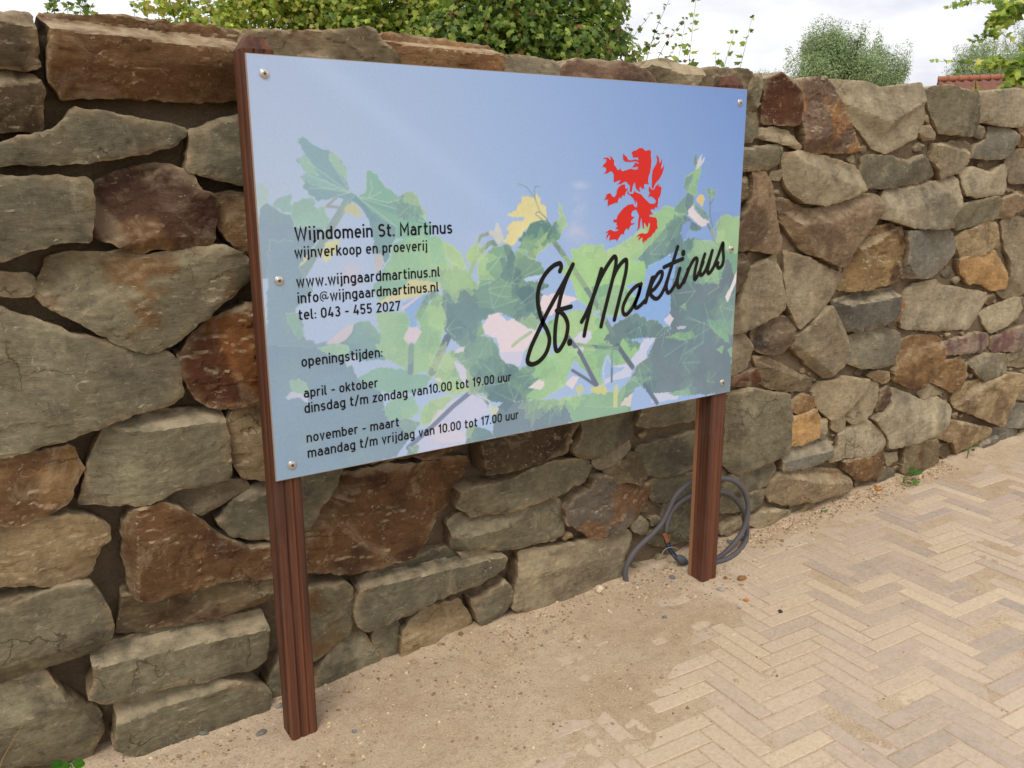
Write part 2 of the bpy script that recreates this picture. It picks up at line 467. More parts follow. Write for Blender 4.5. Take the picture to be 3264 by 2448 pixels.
# ------------------------------------------------------------ rubble stone wall
# outlines of the stones, traced from the photograph and laid on the wall's own plane; (crop, kind, how far it stands out in mm, outline)
ST = [
('A','r',45,[(340,95),(700,115),(1000,100),(1320,150),(1900,205),(2150,245),(2225,330),(2240,870),(1700,885),(1300,850),(950,840),(560,860),(430,700),(420,250)]),
('A','d',25,[(-200,70),(0,75),(290,100),(320,300),(330,590),(100,600),(-200,590)]),
('A','d',20,[(-200,630),(60,620),(200,650),(355,690),(375,800),(360,1130),(280,1150),(-200,1140)]),
('A','g',40,[(-250,1330),(0,1270),(200,1210),(430,1180),(560,1110),(620,1020),(630,960),(900,1000),(1280,1060),(1640,1140),(1650,1180),(1500,1290),(1200,1350),(700,1430),(0,1440),(-250,1440)]),
('A','g',30,[(1690,1150),(1900,1090),(2150,1010),(2400,960),(2450,1300),(2430,1600),(2150,1620),(1900,1570),(1640,1500),(1660,1430),(1690,1250)]),
('B','g',40,[(-250,-100),(0,-98),(400,-90),(770,-75),(805,-30),(805,250),(780,460),(480,470),(300,520),(100,590),(-250,680)]),
('B','p',38,[(850,-40),(1150,-170),(1480,-210),(1690,-120),(1730,10),(1880,70),(1885,250),(1870,460),(1820,510),(1550,550),(1430,520),(1280,550),(1150,545),(950,450),(850,430),(810,300),(815,100)]),
('B','o',15,[(1900,60),(2000,40),(2200,80),(2400,100),(2450,500),(2170,580),(2050,480),(1950,340),(1905,200)]),
('B','gm',42,[(450,620),(560,590),(900,580),(1190,565),(1300,600),(1880,520),(2000,520),(2150,590),(2200,680),(2200,780),(2050,920),(1900,1010),(1750,1160),(1600,1270),(1450,1390),(1300,1430),(1180,1410),(1000,1330),(600,1120),(390,1010),(300,940),(350,830),(430,720)]),
('B','t',8,[(-200,740),(230,760),(330,830),(290,940),(150,945),(-200,930)]),
('B','g',45,[(-250,1000),(0,1060),(150,1130),(500,1230),(600,1290),(900,1340),(1150,1420),(1480,1450),(1560,1540),(1575,1680),(1590,1809),(1500,1879),(1200,1949),(1000,2029),(700,2139),(300,2249),(0,2339),(-250,2380)]),
('B','rr',35,[(1720,1300),(1900,1150),(2200,1030),(2420,980),(2450,1400),(2440,1850),(2200,1890),(1900,1915),(1800,1890),(1720,1820),(1640,1700),(1560,1580),(1580,1480)]),
('C','o',40,[(-200,730),(0,710),(640,630),(670,680),(735,840),(660,920),(620,1060),(400,1190),(200,1260),(-200,1300)]),
('C','g',42,[(950,430),(1150,400),(1400,340),(1800,310),(1940,310),(1970,450),(2000,700),(2000,860),(1900,910),(1550,950),(1400,1040),(1200,1110),(720,1135),(760,960),(820,740),(900,520)]),
('C','y',28,[(2000,380),(2080,290),(2250,260),(2450,240),(2480,850),(2300,890),(2160,880),(2080,800),(2020,650),(1970,470)]),
('C','t',12,[(1380,1070),(1500,990),(1850,950),(2150,925),(2212,975),(2000,1110),(1800,1220),(1700,1190),(1550,1130)]),
('C','g',22,[(1930,1300),(2060,1130),(2212,1010),(2420,960),(2450,1420),(2212,1420),(2050,1400),(1970,1330)]),
('C','r',38,[(1120,1240),(1200,1170),(1380,1090),(1550,1150),(1700,1230),(1800,1320),(1900,1400),(2050,1460),(2212,1500),(2480,1480),(2480,1740),(2212,1754),(2000,1754),(1700,1819),(1350,1919),(1230,1929),(1150,1860),(1130,1659),(1110,1450)]),
('C','y',35,[(-200,1340),(0,1320),(300,1280),(560,1230),(760,1260),(960,1320),(970,1440),(880,1510),(855,1640),(780,1740),(700,1790),(550,1815),(350,1800),(-200,1850)]),
('D','g',48,[(-250,420),(0,370),(300,250),(560,170),(780,150),(850,210),(930,350),(965,520),(950,650),(850,750),(500,880),(200,990),(0,1060),(-250,1120)]),
('D','m',20,[(1090,290),(1230,290),(1350,280),(1700,180),(2000,115),(2250,115),(2480,70),(2480,340),(2212,400),(1700,530),(1300,620),(1060,660),(1090,500)]),
('D','g',40,[(830,800),(1000,760),(1200,690),(1600,590),(2000,530),(2340,450),(2320,800),(2200,870),(1900,930),(1800,970),(1500,1020),(1250,1090),(1100,1150),(850,1165),(780,1110),(830,980),(820,880)]),
('D','g',38,[(1025,1190),(1200,1130),(1400,1100),(1680,1000),(2100,1010),(2212,1040),(2352,1080),(2335,1260),(2250,1400),(1900,1530),(1650,1600),(1400,1640),(1100,1620),(1000,1560),(1030,1400)]),
('D','g',40,[(-250,1140),(0,1080),(380,970),(430,1000),(600,1190),(900,1370),(910,1450),(850,1640),(800,1800),(-250,1800)]),
('M','g',15,[(170,900),(250,750),(380,640),(420,800),(350,1030),(140,1100)]),
('E','g',15,[(430,560),(840,490),(800,600),(730,720),(600,890),(515,1090),(400,1150),(360,700)]),
('E','r',34,[(770,640),(870,600),(1200,510),(1500,500),(1700,480),(1960,450),(1970,490),(1900,620),(1810,780),(1790,850),(1650,950),(1550,1100),(1480,1210),(1430,1310),(1280,1330),(1150,1390),(880,1440),(800,1430),(560,1430),(400,1420),(400,1150),(520,1130),(570,1000),(680,850)]),
('E','r',20,[(860,520),(1000,360),(1980,180),(1990,300),(1700,395),(1560,440),(1450,420),(1200,455),(1000,505)]),
('F','d',38,[(75,600),(90,820),(150,835),(300,800),(550,740),(700,680),(830,650),(850,520),(940,420),(945,230),(60,380)]),
('F','g',36,[(960,240),(1500,140),(1480,350),(1450,480),(1440,540),(1300,600),(1180,670),(1050,715),(950,700),(880,640),(950,560),(975,480)]),
('F','g',22,[(1490,330),(1510,120),(2000,50),(2110,370),(1960,390),(1700,430),(1580,440),(1460,430)]),
('F','g',24,[(1500,640),(1700,580),(1960,510),(2150,470),(2150,780),(1940,800),(1750,880),(1620,880),(1560,780),(1500,700)]),
('F','t',12,[(1120,760),(1250,650),(1430,570),(1440,650),(1300,750),(1180,835),(1130,790)]),
('F','m',24,[(1210,850),(1280,800),(1470,690),(1500,700),(1590,850),(1590,910),(1520,950),(1450,930),(1360,910),(1290,940),(1260,890)]),
('F','g',32,[(-125,1140),(-100,1000),(0,965),(350,920),(550,820),(700,770),(900,745),(1060,745),(1050,830),(980,930),(880,960),(820,1010),(650,1070),(450,1130),(320,1160),(0,1215)]),
('F','g',34,[(-165,1316),(-60,1260),(100,1210),(400,1170),(700,1090),(780,1090),(840,1140),(835,1380),(700,1420),(480,1480),(280,1525),(130,1500),(-140,1530)]),
('F','ro',30,[(1090,900),(1200,880),(1300,950),(1450,935),(1600,960),(1605,1040),(1560,1140),(1440,1240),(1300,1340),(1150,1400),(1060,1410),(960,1340),(870,1300),(840,1260),(850,1160),(1000,1040),(1070,980)]),
('F','g',18,[(1620,960),(1700,900),(1940,870),(2150,840),(2200,1050),(1900,1090),(1760,1120),(1650,1110),(1615,1050)]),
('N','t',22,[(150,650),(600,590),(870,490),(1010,480),(1030,510),(950,680),(930,850),(800,900),(560,1000),(430,1060),(250,1080),(80,1085),(110,880),(160,700)]),
('N','t',12,[(1020,440),(1100,370),(1150,420),(1140,500),(1050,475)]),
('N','g',18,[(1180,560),(1280,440),(1310,270),(1480,200),(1640,300),(1640,520),(1450,560),(1290,600),(1200,590)]),
('M','g',40,[(950,60),(1060,0),(1250,-60),(1550,-180),(1700,-230),(2000,-290),(2160,-280),(2212,-220),(2190,-130),(2000,-20),(1950,10),(1800,60),(1600,140),(1500,190),(1250,300),(1130,360),(1000,410),(920,370),(890,220)]),
('M','gm',30,[(480,90),(800,20),(860,40),(885,130),(890,400),(850,480),(750,560),(650,640),(590,690),(500,720),(420,400)]),
('M','g',22,[(590,820),(660,700),(800,575),(900,410),(980,415),(1080,590),(1140,710),(1120,780),(860,900),(600,990),(540,960)]),
('M','g',12,[(1090,480),(1230,350),(1345,420),(1350,500),(1300,670),(1250,740),(1180,735),(1090,560)]),
('M','y',18,[(1370,440),(1550,300),(1880,210),(1940,300),(1980,380),(1860,510),(1600,610),(1310,720),(1340,540)]),
('M','g',34,[(1960,200),(2212,40),(2250,0),(2290,60),(2300,170),(2212,290),(2060,400),(2010,370)]),
('F','t',10,[(-80,1570),(130,1540),(250,1565),(270,1640),(200,1720),(0,1760)]),
('G','m',38,[(-60,270),(50,255),(600,260),(800,250),(1000,228),(1060,230),(1120,290),(1160,370),(1280,450),(1310,520),(1300,700),(0,620),(-120,480)]),
('G','yp',45,[(1150,320),(1200,265),(1450,290),(1700,320),(1900,370),(2160,390),(2185,430),(2160,640),(2150,750),(1400,720),(1330,560),(1250,420)]),
('H','w',20,[(-20,475),(150,480),(450,520),(520,545),(555,590),(540,680),(500,760),(-50,750),(-60,480)]),
('H','p2',32,[(560,620),(620,540),(700,505),(900,520),(1120,560),(1300,630),(1360,680),(1365,740),(1300,850),(600,780),(540,690)]),
('H','t',42,[(1290,600),(1400,515),(1500,510),(1640,560),(1760,590),(1750,650),(1650,760),(1440,760),(1370,700)]),
('H','m',25,[(1770,605),(1850,592),(2200,602),(2260,640),(2212,720),(2140,800),(1950,850),(1640,840),(1690,730)]),
('I','gm',18,[(250,190),(330,200),(335,260),(260,440),(220,460),(185,430),(190,330)]),
('I','rd',32,[(375,220),(440,180),(490,210),(590,250),(580,350),(570,540),(540,570),(430,560),(320,560),(330,450),(345,330)]),
('I','oo',36,[(590,240),(620,220),(770,225),(830,280),(900,400),(950,550),(1020,660),(1035,750),(950,770),(640,770),(610,700),(590,560),(580,450)]),
('I','w',46,[(790,230),(1060,245),(1200,290),(1330,285),(1490,255),(1510,330),(1500,560),(1450,660),(1280,750),(1220,770),(1140,745),(1050,620),(960,520),(880,360)]),
('I','g',40,[(1520,300),(1640,275),(1750,310),(1850,330),(1860,380),(1845,600),(1800,650),(1600,630),(1570,520),(1530,400)]),
('I','w',38,[(1870,340),(2000,315),(2180,305),(2215,330),(2215,420),(2200,540),(2150,585),(2000,570),(1890,540),(1870,440)]),
('I','g',24,[(185,440),(240,480),(285,540),(280,640),(200,690),(120,710),(60,600),(80,450)]),
('I','t',26,[(300,610),(380,595),(480,620),(550,670),(600,740),(580,745),(450,700),(280,665)]),
('I','g',26,[(120,755),(430,720),(445,760),(430,850),(380,880),(150,905),(60,900),(60,770)]),
('I','t',36,[(460,790),(580,765),(700,790),(850,830),(1000,880),(1040,930),(1050,1040),(950,1090),(740,1150),(560,1130),(500,1050),(480,950)]),
('I','g',34,[(1050,830),(1080,800),(1250,805),(1370,850),(1480,800),(1560,860),(1580,930),(1540,970),(1400,1000),(1200,1025),(1060,1030),(1045,940)]),
('I','t',30,[(1560,720),(1800,690),(1845,720),(1790,840),(1740,910),(1600,960),(1590,900),(1540,820)]),
('I','t',16,[(1490,580),(1560,590),(1580,670),(1510,680),(1470,640)]),
('I','t',20,[(1850,580),(1930,590),(1940,640),(1900,665),(1845,640)]),
('I','b',34,[(1960,590),(2080,600),(2190,640),(2180,680),(2120,730),(2110,810),(1950,820),(1810,810),(1840,740),(1940,690)]),
('I','w',30,[(1770,890),(1860,885),(1960,930),(2080,860),(2110,900),(2120,1020),(2090,1080),(1950,1090),(1850,1100),(1780,1080),(1770,960)]),
('I','d2',30,[(240,920),(280,905),(350,940),(390,1010),(410,1150),(410,1480),(380,1510),(250,1490),(80,1480),(110,1350),(190,1180),(230,1050)]),
('I','m',14,[(150,980),(210,960),(225,1030),(200,1110),(140,1130),(60,1000)]),
('I','d2',38,[(415,1120),(480,1120),(600,1190),(700,1200),(850,1150),(1090,1080),(1170,1100),(1180,1150),(1130,1250),(1060,1330),(960,1450),(890,1600),(840,1600),(700,1530),(620,1510),(560,1440),(470,1290)]),
('I','w',36,[(1200,1060),(1450,1020),(1720,960),(1740,980),(1740,1180),(1670,1250),(1670,1320),(1550,1330),(1400,1320),(1170,1250),(1180,1140)]),
('I','g',30,[(1760,1160),(1900,1130),(2050,1100),(2055,1190),(2020,1260),(1850,1310),(1740,1340),(1690,1310),(1700,1240)]),
('I','d2',22,[(2070,1130),(2212,1060),(2260,1120),(2200,1190),(2100,1250),(2040,1260),(2060,1190)]),
('I','t',26,[(2125,800),(2212,755),(2320,740),(2320,990),(2150,1000),(2110,900),(2095,850)]),
('I','o',20,[(2180,600),(2230,440),(2330,400),(2330,700),(2212,725),(2200,660)]),
('I','y',28,[(1740,1400),(1800,1360),(1980,1290),(2030,1290),(2055,1370),(2055,1470),(1950,1500),(1750,1560),(1740,1480)]),
('I','t',34,[(2080,1280),(2160,1245),(2330,1310),(2330,1760),(2150,1850),(2080,1840),(2040,1800),(2110,1700),(2125,1560),(2090,1400)]),
('J','yd',30,[(1050,-150),(1100,-170),(1250,-185),(1340,-160),(1350,-50),(1330,100),(1300,220),(1150,255),(950,285),(865,285),(910,190),(960,60),(1030,-60)]),
('J','b',38,[(1365,-140),(1500,-150),(1700,-165),(1735,-80),(1740,0),(1640,130),(1500,190),(1315,195),(1340,100),(1360,-20)]),
('J','yo',32,[(1750,60),(1830,20),(1990,-10),(2030,10),(2080,120),(2085,270),(1990,285),(1900,230),(1820,240),(1760,160),(1740,100)]),
('J','m',12,[(60,60),(170,30),(205,70),(200,150),(170,240),(110,310),(20,300),(20,80)]),
('J','t',30,[(210,140),(410,30),(430,100),(415,240),(440,300),(440,420),(400,460),(250,530),(100,600),(20,610),(100,430),(170,260)]),
('J','t',36,[(490,0),(700,90),(910,180),(890,250),(750,420),(600,520),(540,560),(510,500),(480,380),(480,180)]),
('J','bd',34,[(820,370),(1050,310),(1280,280),(1300,340),(1285,450),(1230,510),(1080,560),(920,585),(880,470),(850,410)]),
('J','oo',24,[(1295,310),(1350,340),(1362,400),(1320,510),(1255,520),(1295,440)]),
('J','w',28,[(1365,330),(1420,250),(1600,220),(1630,260),(1970,310),(1960,360),(1900,470),(1840,570),(1650,580),(1350,570),(1340,480),(1375,400)]),
('J','w',22,[(1910,460),(2000,420),(2160,340),(2190,370),(2200,430),(2150,500),(1990,600),(1960,550)]),
('J','dd',26,[(240,600),(280,540),(400,480),(505,500),(520,580),(500,690),(440,750),(350,760),(240,720)]),
('J','t',36,[(520,630),(620,560),(770,410),(830,420),(880,500),(930,620),(910,750),(870,830),(770,930),(650,840),(550,740),(510,700)]),
('J','t',24,[(20,640),(180,620),(215,650),(210,780),(180,860),(70,910),(0,900)]),
('J','bo',32,[(940,640),(1080,575),(1200,565),(1330,610),(1330,720),(1300,830),(1130,850),(1000,850),(905,810),(910,720)]),
('J','o',30,[(1345,660),(1450,630),(1590,630),(1640,660),(1630,730),(1590,830),(1540,900),(1470,1000),(1400,1000),(1270,950),(1260,890),(1320,760)]),
('J','pw',22,[(1650,680),(1900,600),(1980,620),(1985,690),(1930,740),(1750,750),(1640,765),(1640,710)]),
('J','pw',24,[(1995,640),(2212,560),(2330,540),(2330,680),(2150,730),(2020,745),(1992,710)]),
('J','m',20,[(255,780),(350,790),(500,870),(690,950),(680,1000),(600,1010),(480,1035),(380,1010),(300,970),(280,870)]),
('J','rd',16,[(20,950),(270,875),(290,965),(250,990),(60,990),(-20,990)]),
('J','t',34,[(790,965),(870,920),(1060,950),(1070,990),(900,1160),(800,1230),(730,1150),(690,1050),(740,975)]),
('J','y',16,[(1080,915),(1140,880),(1230,895),(1235,960),(1200,970),(1130,940)]),
('J','o',28,[(1560,905),(1600,840),(1770,780),(1805,880),(1800,960),(1750,1010),(1680,1030),(1600,980),(1535,960)]),
('J','g',30,[(1810,830),(1950,760),(2110,765),(2115,850),(2070,910),(1930,950),(1880,910)]),
('J','t',20,[(2120,765),(2212,705),(2330,690),(2330,850),(2212,850),(2130,845)]),
('J','g',42,[(70,1060),(200,1010),(350,1040),(465,1050),(475,1200),(465,1450),(400,1500),(250,1560),(80,1630),(30,1560),(50,1300)]),
('J','o',22,[(500,1160),(600,1050),(710,1090),(700,1145),(600,1185),(540,1185)]),
('J','yo',28,[(478,1230),(600,1195),(700,1170),(715,1260),(710,1370),(600,1400),(500,1425),(474,1400)]),
('J','t',14,[(722,1260),(780,1240),(785,1340),(740,1380),(718,1360)]),
('J','t',28,[(930,1140),(1080,1000),(1150,950),(1170,1000),(1160,1110),(1090,1200),(950,1265),(920,1230)]),
('J','t',14,[(820,1240),(890,1175),(920,1190),(910,1300),(850,1325),(815,1300)]),
('J','p',12,[(1185,1030),(1240,1000),(1265,1070),(1250,1120),(1160,1190),(1172,1100)]),
('J','w',36,[(1272,1010),(1400,1060),(1480,1100),(1600,1080),(1690,1140),(1690,1180),(1640,1260),(1580,1330),(1430,1390),(1320,1420),(1210,1440),(1195,1350),(1110,1240),(1200,1185),(1262,1130)]),
('J','t',10,[(1460,1055),(1530,980),(1660,1030),(1600,1060),(1490,1080)]),
('J','y',34,[(1710,1050),(1800,990),(2000,920),(2160,900),(2185,950),(2120,1080),(2060,1220),(2030,1280),(1900,1220),(1730,1150),(1700,1090)]),
('J','t',20,[(2125,1080),(2212,950),(2330,900),(2330,1090),(2140,1095)]),
('J','b',24,[(2050,1270),(2110,1125),(2212,1130),(2330,1120),(2330,1290),(2212,1290),(2080,1290)]),
('J','b',32,[(440,1540),(470,1460),(600,1440),(790,1370),(800,1400),(790,1500),(700,1550),(550,1590),(430,1610)]),
('J','w',34,[(870,1340),(1000,1270),(1080,1250),(1150,1310),(1200,1420),(1190,1460),(1050,1500),(900,1510),(800,1550),(795,1510),(850,1450)]),
('J','m',30,[(1350,1430),(1450,1400),(1560,1380),(1600,1450),(1605,1560),(1560,1620),(1400,1680),(1330,1620)]),
('J','y',28,[(1570,1370),(1640,1300),(1660,1240),(1800,1270),(1990,1310),(1980,1350),(1850,1420),(1720,1480),(1690,1400)]),
('J','d',8,[(1600,1440),(1700,1410),(1715,1480),(1625,1515)]),
('J','b',22,[(2000,1310),(2180,1300),(2190,1400),(2000,1470),(1860,1540),(1830,1520),(1950,1370)]),
('K','o',34,[(890,160),(1050,130),(1190,70),(1205,130),(1200,220),(1100,290),(980,290),(900,220)]),
('K','t',12,[(1210,110),(1290,100),(1300,150),(1225,200)]),
('K','g',16,[(1160,290),(1220,210),(1280,240),(1290,310),(1150,340)]),
('K','to',38,[(370,330),(450,240),(700,220),(900,240),(940,280),(910,370),(700,430),(500,475),(370,460),(345,400)]),
('K','g',24,[(30,380),(90,250),(400,170),(410,230),(350,340),(200,380),(60,400)]),
('K','g',28,[(0,500),(40,430),(340,372),(340,410),(230,510),(100,545),(0,540)]),
('K','t',30,[(200,590),(350,520),(515,530),(500,600),(400,625),(280,650),(200,630)]),
('K','t',14,[(0,660),(150,570),(150,630),(60,700),(0,700)]),
('K','t',16,[(830,425),(990,360),(1000,400),(900,470),(830,490)]),
]
# kind: main colour, second colour, share of the second, roughness of the cleft face
KIND = {
 'g': ((126,118,94), (106,98,79), .35, 1.0), 'gm': ((130,121,95), (126,96,62), .42, 1.5), 't': ((162,146,117), (140,126,100), .4, 1.1),
 'w': ((174,160,131), (148,137,112), .35, 0.8), 'r': ((116,84,54), (84,56,38), .5, 2.0), 'rr': ((142,92,50), (94,56,34), .5, 2.6),
 'rd': ((96,60,40), (72,44,32), .5, 1.2), 'ro': ((132,98,68), (108,98,84), .45, 2.2), 'o': ((148,114,74), (112,82,54), .5, 2.0),
 'oo': ((170,124,78), (122,98,80), .5, 2.4), 'y': ((166,143,106), (140,116,84), .45, 1.8), 'yd': ((150,122,82), (92,66,44), .5, 2.6),
 'yo': ((190,150,98), (166,126,78), .4, 1.2), 'yp': ((160,122,82), (140,98,60), .5, 1.4), 'p': ((86,60,46), (128,96,64), .35, 1.2),
 'p2': ((118,92,74), (142,122,98), .4, 1.2), 'pw': ((158,136,118), (124,92,84), .4, 1.4), 'b': ((130,124,108), (146,136,114), .35, 1.0),
 'bd': ((104,99,86), (124,116,98), .35, 0.8), 'bo': ((134,126,104), (156,124,84), .4, 1.2), 'd': ((92,76,56), (70,54,38), .5, 1.6),
 'd2': ((144,120,92), (116,93,70), .45, 1.3), 'dd': ((118,100,80), (68,58,50), .5, 1.4), 'm': ((120,104,78), (100,76,52), .45, 1.6),
 'to': ((150,130,98), (138,104,68), .3, 1.2)}
SK = 0.78                                                      # photo brightness to reflectance
WALLY = 0.215
wall = thing('stone_wall', (1.8, 0.40, -0.70), 'tall mortared rubble wall of grey and rust brown stones behind the sign', 'wall')

def resample(poly, s):
    P = [np.array(p) for p in poly]
    # soften the corners a little
    Q = []
    n = len(P)
    for i in range(n):
        a, b, c = P[i - 1], P[i], P[(i + 1) % n]
        la, lc = np.linalg.norm(a - b), np.linalg.norm(c - b)
        ka = min(0.3, 0.007 / max(la, 1e-6)); kc = min(0.3, 0.007 / max(lc, 1e-6))
        Q += [b + (a - b) * ka, b + (c - b) * kc]
    out = []
    n = len(Q)
    for i in range(n):
        a, b = Q[i], Q[(i + 1) % n]
        k = max(1, int(np.linalg.norm(b - a) / s + 0.5))
        for j in range(k): out.append(a + (b - a) * j / k)
    return np.array(out)

# facets seen on single stones: planes through three (x, y, mm) points of the same crop; the face is the lowest of them
FAC = {('I', (790, 230)): [[(800, 240, -14), (1500, 260, -8), (1210, 560, 40)], [(1210, 560, 40), (1510, 410, 10), (1220, 770, -40)], [(1210, 560, 40), (1000, 560, -6), (1160, 760, -22)]],
 ('D', (-250, 1140)): [[(0, 1080, 0), (400, 980, 4), (590, 1200, 36)], [(590, 1200, 36), (-100, 1660, 26), (800, 1800, -20)], [(590, 1200, 36), (420, 990, 26), (915, 1400, -12)]],
 ('A', (340, 95)): [[(340, 95, -34), (2225, 330, -34), (1300, 310, 18)], [(560, 860, 4), (2240, 870, 4), (1300, 600, 46)]],
 ('J', (790, 965)): [[(800, 970, 30), (800, 1230, 30), (690, 1050, -22)]],
 ('J', (70, 1060)): [[(85, 1060, 30), (85, 1550, 30), (25, 1300, -24)]],
 ('I', (460, 790)): [[(515, 780, 26), (510, 1130, 26), (440, 950, -24)], [(700, 790, 6), (1045, 950, 6), (800, 920, 32)]],
 ('J', (820, 370)): [[(890, 375, 26), (945, 580, 26), (820, 380, -18)], [(850, 365, -6), (1290, 285, -6), (1060, 365, 30)]],
 ('J', (520, 630)): [[(520, 720, 26), (770, 915, 26), (480, 790, -22)], [(800, 420, 24), (915, 650, 24), (930, 480, -18)]],
 ('C', (950, 430)): [[(1160, 430, 38), (1180, 1100, 38), (740, 1000, -6)], [(950, 430, 2), (1900, 310, 2), (1400, 430, 40)]],
 ('D', (830, 800)): [[(830, 800, -12), (2340, 470, -12), (1600, 680, 36)]],
 ('D', (1025, 1190)): [[(1025, 1190, -14), (1680, 1010, -2), (1250, 1260, 36)]],
 ('C', (1120, 1240)): [[(1120, 1240, 8), (1130, 1860, 8), (1180, 1500, 40)]],
 ('I', (415, 1120)): [[(600, 1190, 4), (1170, 1080, 4), (850, 1250, 38)], [(520, 1200, 34), (620, 1510, 34), (430, 1200, -14)]],
 ('I', (1200, 1060)): [[(1200, 1060, 14), (1740, 970, 14), (1450, 1130, 36)], [(1210, 1060, 30), (1190, 1260, 30), (1150, 1150, -4)]],
 ('I', (1520, 300)): [[(1620, 290, 36), (1640, 640, 36), (1500, 500, -14)]],
 ('I', (1870, 340)): [[(1925, 330, 34), (1930, 560, 34), (1850, 450, -16)]],
 ('J', (1272, 1010)): [[(1272, 1010, -6), (1600, 1080, -2), (1400, 1200, 34)]],
 ('J', (440, 1540)): [[(470, 1450, -8), (800, 1370, -8), (620, 1480, 28)]],
 ('K', (370, 330)): [[(450, 235, 0), (930, 250, 0), (690, 300, 36)], [(580, 250, 34), (590, 460, 34), (340, 400, 8)]],
 ('N', (150, 650)): [[(150, 650, 2), (1010, 480, 2), (560, 690, 22)]],
 ('M', (950, 60)): [[(950, 40, 6), (2200, -250, 6), (1500, -80, 38)]],
 ('G', (1150, 320)): [[(1150, 320, -30), (2185, 420, -30), (1600, 420, 30)], [(1350, 350, 40), (1400, 700, 40), (1200, 420, -10)]],
 ('H', (1290, 600)): [[(1380, 560, 10), (1760, 590, 10), (1550, 640, 40)], [(1290, 610, 0), (1440, 760, 10), (1500, 630, 40)]]}
def plane_h(F3, X, Z):
    cr, pts = F3
    Q = [at_y(*px(cr, p[:2]), WALLY - 0.02) for p in pts]
    A = np.array([[q[0], q[2], 1.0] for q in Q]); c = np.linalg.solve(A, np.array([p[2] * 0.001 for p in pts]))
    return c[0] * X + c[1] * Z + c[2]
def build_stone(poly, kind, prot, seed, step, deep=0.16, fac=None):
    """one stone: front face with facets, rounded arrises and cleft texture, sides running back into the wall"""
    c1, c2, share, ru = KIND[kind]
    R = np.random.default_rng(seed)
    B = resample(poly, step)
    nx = B[:, 0] + seed * 1.37; ny = B[:, 1] - seed * 0.71
    amp = 0.0032 + 0.0012 * ru
    B = B + amp * np.stack([pnoise(nx * 26, ny * 26) + 0.6 * pnoise(nx * 70, ny * 70), pnoise(nx * 26 + 50, ny * 26) + 0.6 * pnoise(nx * 70, ny * 70 + 40)], 1)
    area = 0.5 * abs(np.sum(B[:, 0] * np.roll(B[:, 1], -1) - np.roll(B[:, 0], -1) * B[:, 1]))
    x0, z0 = B.min(0); x1, z1 = B.max(0)
    gx, gz_ = np.meshgrid(np.arange(x0, x1, step), np.arange(z0, z1, step * 0.87), indexing='ij')
    gx = gx + (np.arange(gx.shape[1]) % 2) * step * 0.5
    gx = (gx + R.normal(0, step * 0.12, gx.shape)).ravel(); gz_ = (gz_ + R.normal(0, step * 0.12, gz_.shape)).ravel()
    ok = inside(B, gx, gz_)
    gx, gz_ = gx[ok], gz_[ok]
    dd = seg_dist(B, gx, gz_)
    ok = dd > step * 0.55
    P = np.concatenate([B, np.stack([gx[ok], gz_[ok]], 1)])
    nb = len(B)
    V, _, F, OV, _, _ = delaunay_2d_cdt([Vector((float(p[0]), float(p[1]))) for p in P], [], [list(range(nb))], 1, 1e-6)
    P = np.array([(v[0], v[1]) for v in V])
    idx = {}
    for i, o in enumerate(OV):
        for k in o: idx[k] = i
    ring = []
    for k in range(nb):
        i = idx.get(k)
        if i is not None and (not ring or ring[-1] != i): ring.append(i)
    X, Z = P[:, 0], P[:, 1]
    d = seg_dist(B, X, Z)
    cx, cz = B.mean(0)
    size = math.sqrt(max(area, 1e-4))
    h = prot * 0.001 + R.normal(0, 0.04) * (X - cx) + R.normal(-0.02, 0.05) * (Z - cz)
    wob = 0.006 * fbm(X * 11 + seed, Z * 11 - seed, 3)
    if size > 0.09 and R.random() < 0.75:                      # a cleft ridge running across the face
        a = R.random() * np.pi; o_ = R.normal(0, 0.16) * size
        s_ = (X - cx) * math.cos(a) + (Z - cz) * math.sin(a) - o_ + wob
        h = h - R.uniform(0.12, 0.45) * np.maximum(s_, 0) - R.uniform(0.0, 0.18) * np.maximum(-s_, 0)
    for k in range(1 + int(R.random() * 3)):                   # broken bevels along some edges
        a = R.random() * 2 * np.pi
        if k == 0 and R.random() < 0.65: a = np.pi / 2 + R.normal(0, 0.4)
        ux, uz = math.cos(a), math.sin(a)
        sup = np.percentile((B[:, 0] - cx) * ux + (B[:, 1] - cz) * uz, 97)
        t = sup - ((X - cx) * ux + (Z - cz) * uz) + wob
        w = size * (0.06 + 0.26 * R.random() ** 1.4); slope = 0.3 + 0.8 * R.random()
        h = np.minimum(h, prot * 0.001 - slope * w + slope * t)
    if fac:
        h = prot * 0.001 + 0.006 + 0 * X
        for f3 in fac: h = np.minimum(h, plane_h(f3, X, Z) + 0.35 * wob)
    h = np.maximum(np.maximum(h, prot * 0.001 - 0.060), np.interp(X, [0.4, 1.8], [-0.030, 0.004]) if prot > 8 else -1)
    rr = 0.004 + 0.006 * R.random()
    e = 1 - np.clip(d / rr, 0, 1)
    h = h - 0.55 * rr * e * (0.5 + 0.9 * np.clip(0.5 + pnoise(X * 40, Z * 40), 0, 1))
    qx, qz = X + seed * 3.1, Z + seed * 1.7
    h = h + (0.0017 * ru if ru < 1.25 else 0.0032 * ru) * fbm(qx * 9, qz * 11, 4) + ru * 0.0014 * fbm(qx * 40, qz * 58, 3)
    an = R.normal(0, 0.35); ca, sa = math.cos(an), math.sin(an)
    lay = fbm((qx * ca + qz * sa) * 4.0, (-qx * sa + qz * ca) * 9, 4)
    for lv in (-0.24, 0.0, 0.22):
        h = h + (0.0015 + 0.0013 * ru) * sstep(lv - 0.012, lv + 0.012, lay)
    front = np.stack([X, WALLY - h, Z], 1)
    rb = np.array(ring)
